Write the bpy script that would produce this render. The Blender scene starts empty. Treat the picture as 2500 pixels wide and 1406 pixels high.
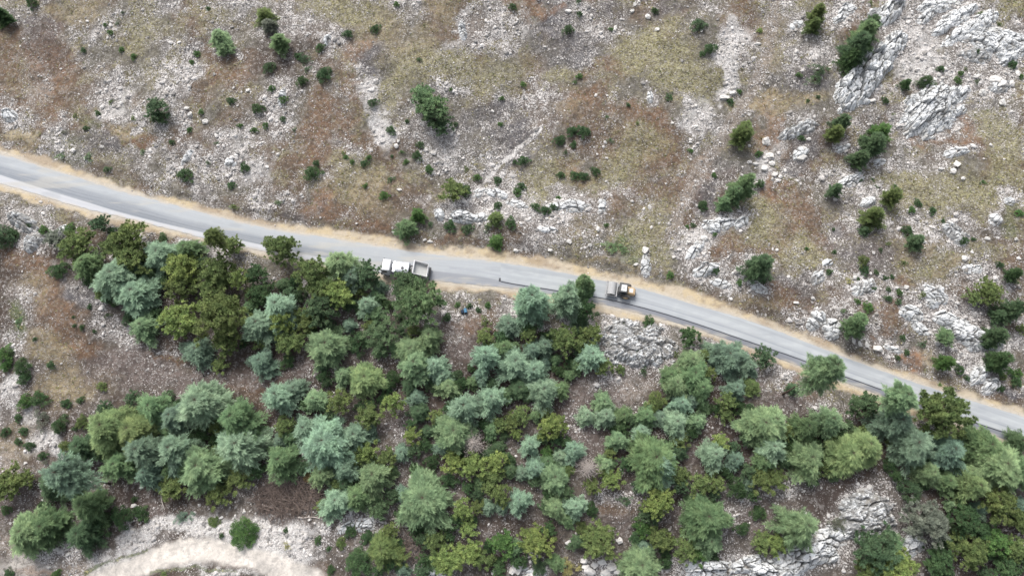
import bpy, math, random
import numpy as np
from mathutils import Vector

# ------------------------------------------------------------------ camera, sky, sun, exposure
SC = bpy.context.scene
COL = SC.collection
FPX, CX, CY = 2500 * 24 / 36.0, 1250.0, 703.0
TILT = math.radians(22)
CAM = np.array([0.0, -46.8, 116.0])
cam_d = bpy.data.cameras.new('camera')
cam_d.lens = 24; cam_d.sensor_width = 36; cam_d.clip_start = 1; cam_d.clip_end = 5000
cam = bpy.data.objects.new('camera', cam_d); COL.objects.link(cam)
cam.location = CAM; cam.rotation_euler = (TILT, 0, 0)
SC.camera = cam
SUN_EL, SUN_AZ = math.radians(52), math.radians(-25)     # azimuth from +Y (top of the picture), negative = towards -X
w = bpy.data.worlds.new('World'); SC.world = w; w.use_nodes = True
nt = w.node_tree; nt.nodes.clear()
sky = nt.nodes.new('ShaderNodeTexSky'); sky.sky_type = 'NISHITA'; sky.sun_disc = False
sky.sun_elevation = SUN_EL; sky.sun_rotation = SUN_AZ; sky.air_density = 1.0; sky.dust_density = 4.0; sky.ozone_density = 1.0
bgn = nt.nodes.new('ShaderNodeBackground'); bgn.inputs[1].default_value = 0.13
wo = nt.nodes.new('ShaderNodeOutputWorld')
hsv = nt.nodes.new('ShaderNodeHueSaturation'); hsv.inputs['Saturation'].default_value = .42      # thin overcast: the blue is veiled
nt.links.new(sky.outputs[0], hsv.inputs['Color']); nt.links.new(hsv.outputs[0], bgn.inputs[0]); nt.links.new(bgn.outputs[0], wo.inputs[0])
sl = bpy.data.lights.new('sun', 'SUN'); sl.energy = 1.7; sl.angle = math.radians(26); sl.color = (1.0, 0.98, 0.95)
so = bpy.data.objects.new('sun', sl); COL.objects.link(so)
sd = Vector((math.sin(SUN_AZ) * math.cos(SUN_EL), math.cos(SUN_AZ) * math.cos(SUN_EL), math.sin(SUN_EL)))
so.rotation_euler = sd.to_track_quat('Z', 'Y').to_euler(); so.location = (0, 0, 60)
SC.view_settings.view_transform = 'Standard'; SC.view_settings.look = 'None'
SC.view_settings.exposure = 0.66; SC.view_settings.gamma = 1
SC.cycles.max_bounces = 4; SC.cycles.diffuse_bounces = 2; SC.cycles.transparent_max_bounces = 4
ALB = 0.80           # display colour -> albedo

# ------------------------------------------------------------------ maths
rs = np.random.RandomState(7)
random.seed(7)
def lin(rgb, k=ALB):
    c = np.array(rgb, float) / 255.0
    return np.where(c <= 0.04045, c / 12.92, ((c + 0.055) / 1.055) ** 2.4) * k
def sst(a, b, x):
    t = np.clip((x - a) / (b - a), 0, 1); return t * t * (3 - 2 * t)
def hsh(ix, iy, s=0):
    n = (ix.astype(np.int64) * 374761393 + iy.astype(np.int64) * 668265263 + s * 974634777) & 0xffffffff
    n = ((n ^ (n >> 13)) * 1274126177) & 0xffffffff
    n = ((n ^ (n >> 16)) * 2246822519) & 0xffffffff
    return ((n ^ (n >> 15)) & 0xffffff) / float(0xffffff)
def vno(x, y, s=0):
    ix = np.floor(x); iy = np.floor(y); fx = x - ix; fy = y - iy
    fx = fx * fx * (3 - 2 * fx); fy = fy * fy * (3 - 2 * fy)
    a = hsh(ix, iy, s); b = hsh(ix + 1, iy, s); c = hsh(ix, iy + 1, s); d = hsh(ix + 1, iy + 1, s)
    return (a + (b - a) * fx) * (1 - fy) + (c + (d - c) * fx) * fy
def fbm(x, y, o=4, s=0):
    r = 0; a = 0.5; n = 0
    for i in range(o):
        r = r + a * vno(x, y, s + i * 17); n += a; a *= 0.5
        x, y = x * 1.6 + y * 1.2 + 3.1, y * 1.6 - x * 1.2 + 7.7
    return r / n
def cell(x, y, s=0):
    ix = np.floor(x); iy = np.floor(y)
    f1 = np.full(x.shape, 9.0); f2 = f1.copy(); cid = np.zeros(x.shape)
    for dx in (-1, 0, 1):
        for dy in (-1, 0, 1):
            jx = ix + dx; jy = iy + dy
            d = np.hypot(jx + hsh(jx, jy, s) - x, jy + hsh(jx, jy, s + 5) - y)
            closer = d < f1
            f2 = np.where(closer, f1, np.minimum(f2, d)); cid = np.where(closer, hsh(jx, jy, s + 9), cid); f1 = np.where(closer, d, f1)
    return f1, f2, cid
cT, sT = math.cos(TILT), math.sin(TILT)
def ray(px, py):
    xx = (np.asarray(px, float) - CX) / FPX; yy = -(np.asarray(py, float) - CY) / FPX
    return xx, cT * yy + sT, sT * yy - cT
def plane(px, py, z=0.0):
    dx, dy, dz = ray(px, py); t = (z - CAM[2]) / dz
    return CAM[0] + dx * t, CAM[1] + dy * t
def topx(x, y, z):
    X = x - CAM[0]; Y = y - CAM[1]; Z = z - CAM[2]
    yy = cT * Y + sT * Z; zz = -sT * Y + cT * Z
    return CX + FPX * X / -zz, CY - FPX * yy / -zz
def depth(x, y, z): return -(-sT * (y - CAM[1]) + cT * (z - CAM[2]))

# ------------------------------------------------------------------ road lines (picture -> level ground)
def line(pts):
    a = np.array(pts, float); x, y = plane(a[:, 0], a[:, 1])
    sl0 = (y[1] - y[0]) / (x[1] - x[0]); sl1 = (y[-1] - y[-3]) / (x[-1] - x[-3])
    X = np.concatenate([[x[0] - 500], x, [x[-1] + 500]]); Y = np.concatenate([[y[0] - 500 * sl0], y, [y[-1] + 500 * sl1]])
    xs = np.arange(-300, 300, 1.0); yy = np.interp(xs, X, Y)
    k = np.hanning(13); k /= k.sum(); yp = np.pad(yy, 6, 'edge')
    ys = np.convolve(yp, k, 'valid')
    return lambda q: np.interp(q, xs, ys)
UP = line([(0,376),(37,385),(111,410),(185,432),(259,456),(333,477),(400,494),(492,519),(585,543),(677,562),(800,580),(911,599),(1040,620),(1200,638),(1329,656),(1459,684),(1514,693),(1600,714),(1692,743),(1785,769),(1859,793),(1933,821),(2000,847),(2060,872),(2159,907),(2259,942),(2358,974),(2500,1017)])
LO = line([(0,449),(74,468),(166,499),(240,517),(314,534),(400,556),(492,580),(594,603),(650,616),(760,640),(900,663),(1059,686),(1200,699),(1274,706),(1450,737),(1600,774),(1692,800),(1785,830),(1859,858),(1951,893),(2032,922),(2134,959),(2368,1040),(2445,1069),(2500,1089)])
SUP = line([(0,353),(55,366),(129,394),(203,420),(296,445),(400,479),(474,499),(566,523),(640,538),(800,562),(892,575),(1003,592),(1200,610),(1329,632),(1440,654),(1600,687),(1692,714),(1785,749),(1877,784),(2000,826),(2084,866),(2209,908),(2333,947),(2500,999)])
SLO = line([(0,469),(92,493),(222,532),(400,575),(511,597),(650,632),(800,662),(950,692),(1068,708),(1200,719),(1255,727),(1446,762),(1600,792),(1711,823),(1840,866),(1940,910),(2035,947),(2109,969),(2348,1052),(2420,1075),(2500,1105)])
EDGE = line([(1060,662),(1218,680),(1222,691),(1280,697),(1450,724),(1500,733),(1600,759),(1692,787),(1785,819),(1877,850),(1970,882),(2035,909),(2147,949),(2378,1031),(2463,1058),(2500,1071)])
BU = line([(0,400),(55,417),(185,455),(296,487),(400,520),(400,524),(585,564),(696,586),(800,608),(1000,640),(1100,655)])
BL = line([(0,427),(92,457),(185,485),(296,520),(400,546),(492,567),(650,600),(760,624),(860,640),(1000,662)])

def H(x, y):
    x = np.asarray(x, float); y = np.asarray(y, float)
    s = (y - 0.5 * (SUP(x) + SLO(x))) * 0.96
    hw = 0.5 * (SUP(x) - SLO(x)) * 0.96
    a = np.maximum(np.abs(s) - hw - 0.2, 0)
    up = s > 0
    z = np.where(up, 0.19 * a * a / (a + 4) + 0.55 * sst(0, 2.2, a), -0.17 * a * a / (a + 5) - 0.25 * sst(0, 2.5, a))
    far = np.hypot(x, y)
    z = np.where(up, np.minimum(z, 60 + 0 * z), z)
    fade = sst(0, 7, a)
    z = z + fade * ((fbm(x / 28, y / 28, 3, 3) - 0.5) * 4.2 + (fbm(x / 8, y / 8, 3, 8) - 0.5) * 1.5) + sst(0, 3, a) * (fbm(x / 2.2, y / 2.2, 3, 11) - 0.5) * 0.55
    return z
def onground(px, py, hc=0.0):
    z = 0.0; x = y = 0
    for i in range(25):
        x, y = plane(px, py, z); z = 0.4 * z + 0.6 * (float(H(np.array([x]), np.array([y]))[0]) + hc)
    return float(x), float(y), z - hc

# ------------------------------------------------------------------ object helpers
def mesh(name, v, f, colors=None, smooth=False, uv=None):
    """v (n,3); f (m,k) with k = 3 or 4"""
    v = np.ascontiguousarray(v, np.float32); f = np.ascontiguousarray(f, np.int32)
    m = bpy.data.meshes.new(name); k = f.shape[1]
    m.vertices.add(len(v)); m.vertices.foreach_set('co', v.ravel())
    m.loops.add(f.size); m.loops.foreach_set('vertex_index', f.ravel())
    m.polygons.add(len(f)); m.polygons.foreach_set('loop_start', np.arange(0, f.size, k, dtype=np.int32))
    m.polygons.foreach_set('loop_total', np.full(len(f), k, np.int32))
    m.polygons.foreach_set('use_smooth', np.full(len(f), smooth, bool))
    m.update(calc_edges=True)
    for nm, c in (colors or {}).items():
        if c.ndim == 1: c = np.repeat(c[:, None], 3, 1)
        at = m.color_attributes.new(nm, 'FLOAT_COLOR', 'POINT')
        at.data.foreach_set('color', np.concatenate([c, np.ones((len(c), 1))], 1).astype(np.float32).ravel())
    return m
def link(name, data, mat=None, parent=None, loc=None):
    o = bpy.data.objects.new(name, data)
    if mat is not None and not data.materials: data.materials.append(mat)
    COL.objects.link(o)
    if parent: o.parent = parent
    if loc is not None: o.location = loc
    return o
def tag(o, label=None, cat=None, group=None, kind=None):
    if label: o['label'] = label
    if cat: o['category'] = cat
    if group: o['group'] = group
    if kind: o['kind'] = kind
    return o
THINGS = []      # everything that is named after all is placed: (object, adjectives, kind word, px, py)
class N:
    def __init__(s, name):
        s.m = bpy.data.materials.new(name); s.m.use_nodes = True; s.t = s.m.node_tree
        s.b = s.t.nodes['Principled BSDF']; s.b.inputs['Roughness'].default_value = 0.9
        s.b.inputs['Specular IOR Level'].default_value = 0.2
    def n(s, typ, **kw):
        q = s.t.nodes.new('ShaderNode' + typ)
        for k, v in kw.items():
            if k.startswith('i_'): q.inputs[k[2:].replace('_', ' ')].default_value = v
            elif k.startswith('j'): q.inputs[int(k[1:])].default_value = v
            else: setattr(q, k, v)
        return q
    def l(s, a, b): s.t.links.new(a, b)
    def mix(s, fac, a, b, mode='MIX'):
        q = s.n('Mix', data_type='RGBA', blend_type=mode)
        for i, v in ((0, fac), (6, a), (7, b)):
            if hasattr(v, 'links'): s.l(v, q.inputs[i])
            elif isinstance(v, (tuple, list, np.ndarray)): q.inputs[i].default_value = tuple(v)[:3] + (1,)
            else: q.inputs[i].default_value = v if i == 0 else (v, v, v, 1)
        return q.outputs[2]
    def math(s, op, a, b=0.0, c=0.0):
        q = s.n('Math', operation=op)
        for i, v in enumerate((a, b, c)):
            if hasattr(v, 'links'): s.l(v, q.inputs[i])
            else: q.inputs[i].default_value = v
        return q.outputs[0]
    def mr(s, v, a, b, c=0.0, d=1.0):
        q = s.n('MapRange', interpolation_type='SMOOTHSTEP'); s.l(v, q.inputs[0])
        for i, k in enumerate((a, b, c, d)): q.inputs[i + 1].default_value = k
        return q.outputs[0]
    def noise(s, vec, scale, detail=4, rough=0.6):
        q = s.n('TexNoise'); q.inputs['Scale'].default_value = scale; q.inputs['Detail'].default_value = detail
        q.inputs['Roughness'].default_value = rough; s.l(vec, q.inputs['Vector']); return q
    def bump(s, h, dist=0.1, st=0.6):
        q = s.n('Bump', i_Strength=st, i_Distance=dist); s.l(h, q.inputs['Height']); s.l(q.outputs[0], s.b.inputs['Normal'])
def flat(name, rgb, rough=0.6, metal=0.0, k=ALB, noise=0.12, scale=3.0):
    q = N(name); c = lin(rgb, k)
    tc = q.n('TexCoord'); nz = q.noise(tc.outputs['Object'], scale, 5, 0.65)
    col = q.mix(q.mr(nz.outputs[0], 0.3, 0.7), c * (1 - noise), np.minimum(c * (1 + noise), 0.9))
    q.l(col, q.b.inputs['Base Color']); q.b.inputs['Roughness'].default_value = rough; q.b.inputs['Metallic'].default_value = metal
    return q.m

OUT = [  # x y rx ry angle height  label
 (2118,178,78,30,52,2.6,'longest pale limestone outcrop, beside the big dark conifer'),
 (2182,108,34,20,48,1.8,'pale outcrop joining the top of the longest outcrop'),
 (2175,22,36,17,50,1.9,'smooth pale outcrop at the top edge above the big dark conifer'),
 (2140,28,16,11,35,1.2,'small rounded outcrop left of the smooth one at the top edge'),
 (2285,255,62,42,38,2.2,'broad fissured outcrop below the two dark shrubs on white scree'),
 (2238,285,26,14,50,1.3,'narrow outcrop at the lower left of the broad fissured one'),
 (2268,32,34,10,42,1.2,'pair of thin slanting rock ribs near the top edge'),
 (2345,35,40,16,25,1.1,'low ribbed rock near the top edge right of the thin slanting ribs'),
 (2362,72,52,12,32,1.2,'long slanting rock rib pointing up toward the right edge'),
 (2432,100,64,26,-22,1.6,'large blocky outcrop at the right edge below the long slanting rib'),
 (2470,130,32,14,30,1.4,'smooth rock slab at the right edge under the large blocky outcrop'),
 (2072,22,20,12,35,.9,'small jagged rock near the top edge left of the conifer'),
 (2052,42,18,9,30,.8,'small rock ridge at the top left of the big conifers'),
 (2310,60,30,12,35,1.1,'grey rib between the slanting rib pair and yellow grass'),
 (2400,48,34,14,25,1.0,'pale broken ledge in the top right corner grass'),
 (2300,8,40,12,10,1.0,'flat pale ledge cut by the top edge right of the scree'),
 (2392,132,30,16,-15,1.1,'pale broken ledge left of the large blocky outcrop'),
 (2476,92,24,18,-20,1.2,'pale rock at the right edge above the smooth slab'),
 (2338,228,26,12,30,.9,'low white ledge right of the broad fissured outcrop'),
 (2300,300,30,12,35,1.0,'bottom lobe of the broad fissured outcrop'),
 (2445,205,22,14,10,1.0,'white knobs between the right-hand shrubs and the right edge'),
 (1945,60,18,9,20,.6,'low grey stones left of the olive conifer at the top'),
 (2150,395,18,9,15,.6,'small white rock beside the leaning pair of conifers'),
 (2060,360,18,8,20,.6,'low white stones under the leaning pair'),
 (1730,545,16,10,20,.8,'small white rock left of the slanting conifer rocks'),
 (1850,700,26,9,-30,.7,'low grey ledge below the ragged leaning conifer'),
 (1760,690,26,12,-20,.9,'dark grey ledge right below the white ledge with bush'),
 (2380,655,24,12,0,.6,'low pale ledge in the whitish stony grass'),
 (2180,850,26,8,-25,.7,'row of small white rocks above the road bend'),
 (2250,800,22,12,-30,.8,'small grey ledge above the reddish road cut'),
 (1340,560,24,9,-10,.6,'low white stones above the verge in the middle'),
 (1210,470,26,12,-20,.7,'white rubble ledge above the large white ledge'),
 (1170,470,20,10,10,.6,'small rubble ledge by the green shrub pair'),
 (560,395,14,12,0,.5,'small knot of white rock on the stony left slope'),
 (1952,312,42,16,15,1.3,'low crumbly outcrop edged by dark moss left of the leaning pines'),
 (1958,372,18,14,30,.9,'small broken rock under the low crumbly outcrop'),
 (2080,438,32,14,20,1.0,'low flat rocks under the tall leaning pine pair'),
 (2340,368,32,12,10,.9,'short row of grey rocks in the yellow grass'),
 (2122,490,22,12,20,.9,'white rock above the olive pine in yellow grass'),
 (2335,565,32,24,-50,1.2,'grey knobbly rock cluster in the yellow grass by a dark bush'),
 (2432,535,18,14,40,.8,'small grey rock near the right edge beside green herbs'),
 (2468,488,16,9,-15,.8,'small white rock by the right edge in dry grass'),
 (2108,702,30,20,15,1.1,'round crackled white rock with a green bush on its edge'),
 (1995,676,22,14,35,.9,'low pale rock left of the round crackled one'),
 (2022,640,16,10,20,.7,'small white rock with a little juniper above it'),
 (1998,775,20,26,-40,1.4,'tilted pale slab just above the road verge'),
 (2036,800,20,22,-20,1.3,'rounded grey outcrop right of the tilted slab above the verge'),
 (2287,718,30,26,-30,1.2,'crumbling white rock left of the olive pine at the right'),
 (2228,762,28,18,-25,1.1,'white blocky rock between small shrubs and the road bend'),
 (2315,778,34,16,-25,1.2,'upper part of the grey rock ridge near the right edge'),
 (2365,812,54,24,-32,1.8,'main grey rock ridge running down toward the right edge'),
 (2430,838,22,14,-10,1.0,'white rock below the dark leaning pine by the right edge'),
 (2392,912,26,18,50,1.3,'grey rock amid dark bushes just above the road at right'),
 (2424,938,24,14,40,1.2,'lowest grey rock above the road verge at right'),
 (1765,545,34,16,10,1.1,'white broken rock beneath the slanting bright conifer'),
 (1812,540,20,12,35,.9,'small white rock right of the one beneath the slanting conifer'),
 (1698,608,30,12,50,.9,'low pale ledge running down toward the road'),
 (1728,655,36,14,18,1.2,'white ledge with a dark bush sitting on it'),
 (1577,650,12,22,0,.9,'small pile of pale rock near the verge above the roller'),
 (1395,500,46,15,-5,1.1,'jagged white ledge right of the curved dark hedge'),
 (1470,505,10,20,-10,.8,'thin white ledge at the end of the jagged one'),
 (1262,495,26,14,-20,.9,'white ledge above the curved dark hedge'),
 (1128,525,34,16,-5,1.3,'large white ledge above the cluster of bushes near the truck'),
 (1172,528,22,13,0,1.1,'white ledge right of the large one above the bushes'),
 (1072,520,12,18,20,.9,'upright white rock left of the large ledge'),
 (1128,70,9,26,10,1.0,'tall narrow white rock at the top middle'),
 (1588,235,8,14,-5,.8,'little white rock strip in the brown grass'),
 (687,235,10,24,-10,1.0,'narrow white rock with small shrubs growing on it'),
 (798,92,9,16,-15,.8,'small white rock by the dark round shrubs near the top'),
 (455,380,8,20,-35,.8,'thin grey rock above a dark bush by the left road verge'),
 (18,278,24,12,-20,1.1,'grey rock at the left edge above the road'),
 (48,535,42,18,-30,2.0,'large grey outcrop at the left below the road'),
 (75,590,20,24,-35,1.5,'lower grey end of the left outcrop beside a dark bush'),
 (146,562,16,18,-60,1.2,'grey slab between green bushes at the left below the road'),
 (1560,838,86,50,-8,2.4,'great dark-pitted grey outcrop between road and cedars'),
 (1530,800,40,26,-20,2.0,'upper left knob of the great grey outcrop'),
 (1418,790,18,10,10,1.2,'small white rock behind the dark tree by the road'),
 (2125,1262,74,44,25,2.8,'large white crackled rock face among the lower right trees'),
 (2098,1222,40,22,20,1.8,'mossy upper shoulder of the white crackled rock'),
 (1985,1345,90,34,22,2.2,'long white rock slab at the bottom right'),
 (1895,1392,60,22,5,1.6,'low white rock along the bottom edge left of the long slab'),
 (1735,1388,60,20,0,1.7,'grey fissured rock at the bottom edge under pale boulders'),
 (1828,1375,36,16,20,1.5,'slanting white rock at the bottom edge right of the grey one'),
 (2235,1330,30,22,30,1.3,'grey rock under the spreading olive pine at lower right'),
 (888,1280,28,15,10,1.1,'grey weathered rock beneath the cedars by the white scree'),
 (845,1285,22,10,40,.9,'thin pale rock left of the grey weathered one'),
 (1068,1402,26,12,0,1.0,'smooth pale rock at the bottom edge under yellow pines'),
 (2490,1345,14,14,0,.9,'small pale rock at the lower right edge of the wood'),
 (1290,1392,22,9,0,.8,'flat white rock at the bottom edge below pale green pine')]

# ------------------------------------------------------------------ ground paint: what the soil is made of, patch by patch
KC = {  # colour, stone density, grass density
 'W': ((236,233,229), 1.1, .0), 'G': ((110,108,112), .38, .05), 'R': ((124,97,78), .12, .22), 'O': ((160,124,98), .12, .05),
 'Y': ((144,137,108), .22, .95), 'T': ((158,142,115), .12, .45), 'P': ((160,148,136), .55, .02), 'D': ((80,69,64), .14, .0),
 'N': ((88,104,66), .10, .75), 'S': ((206,190,158), .12, .02), 'C': ((230,222,212), .10, .0), 'B': ((112,98,86), .28, .15),
 'Q': ((132,126,122), .9, .04), 'F': ((118,106,101), .28, .0)}
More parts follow.
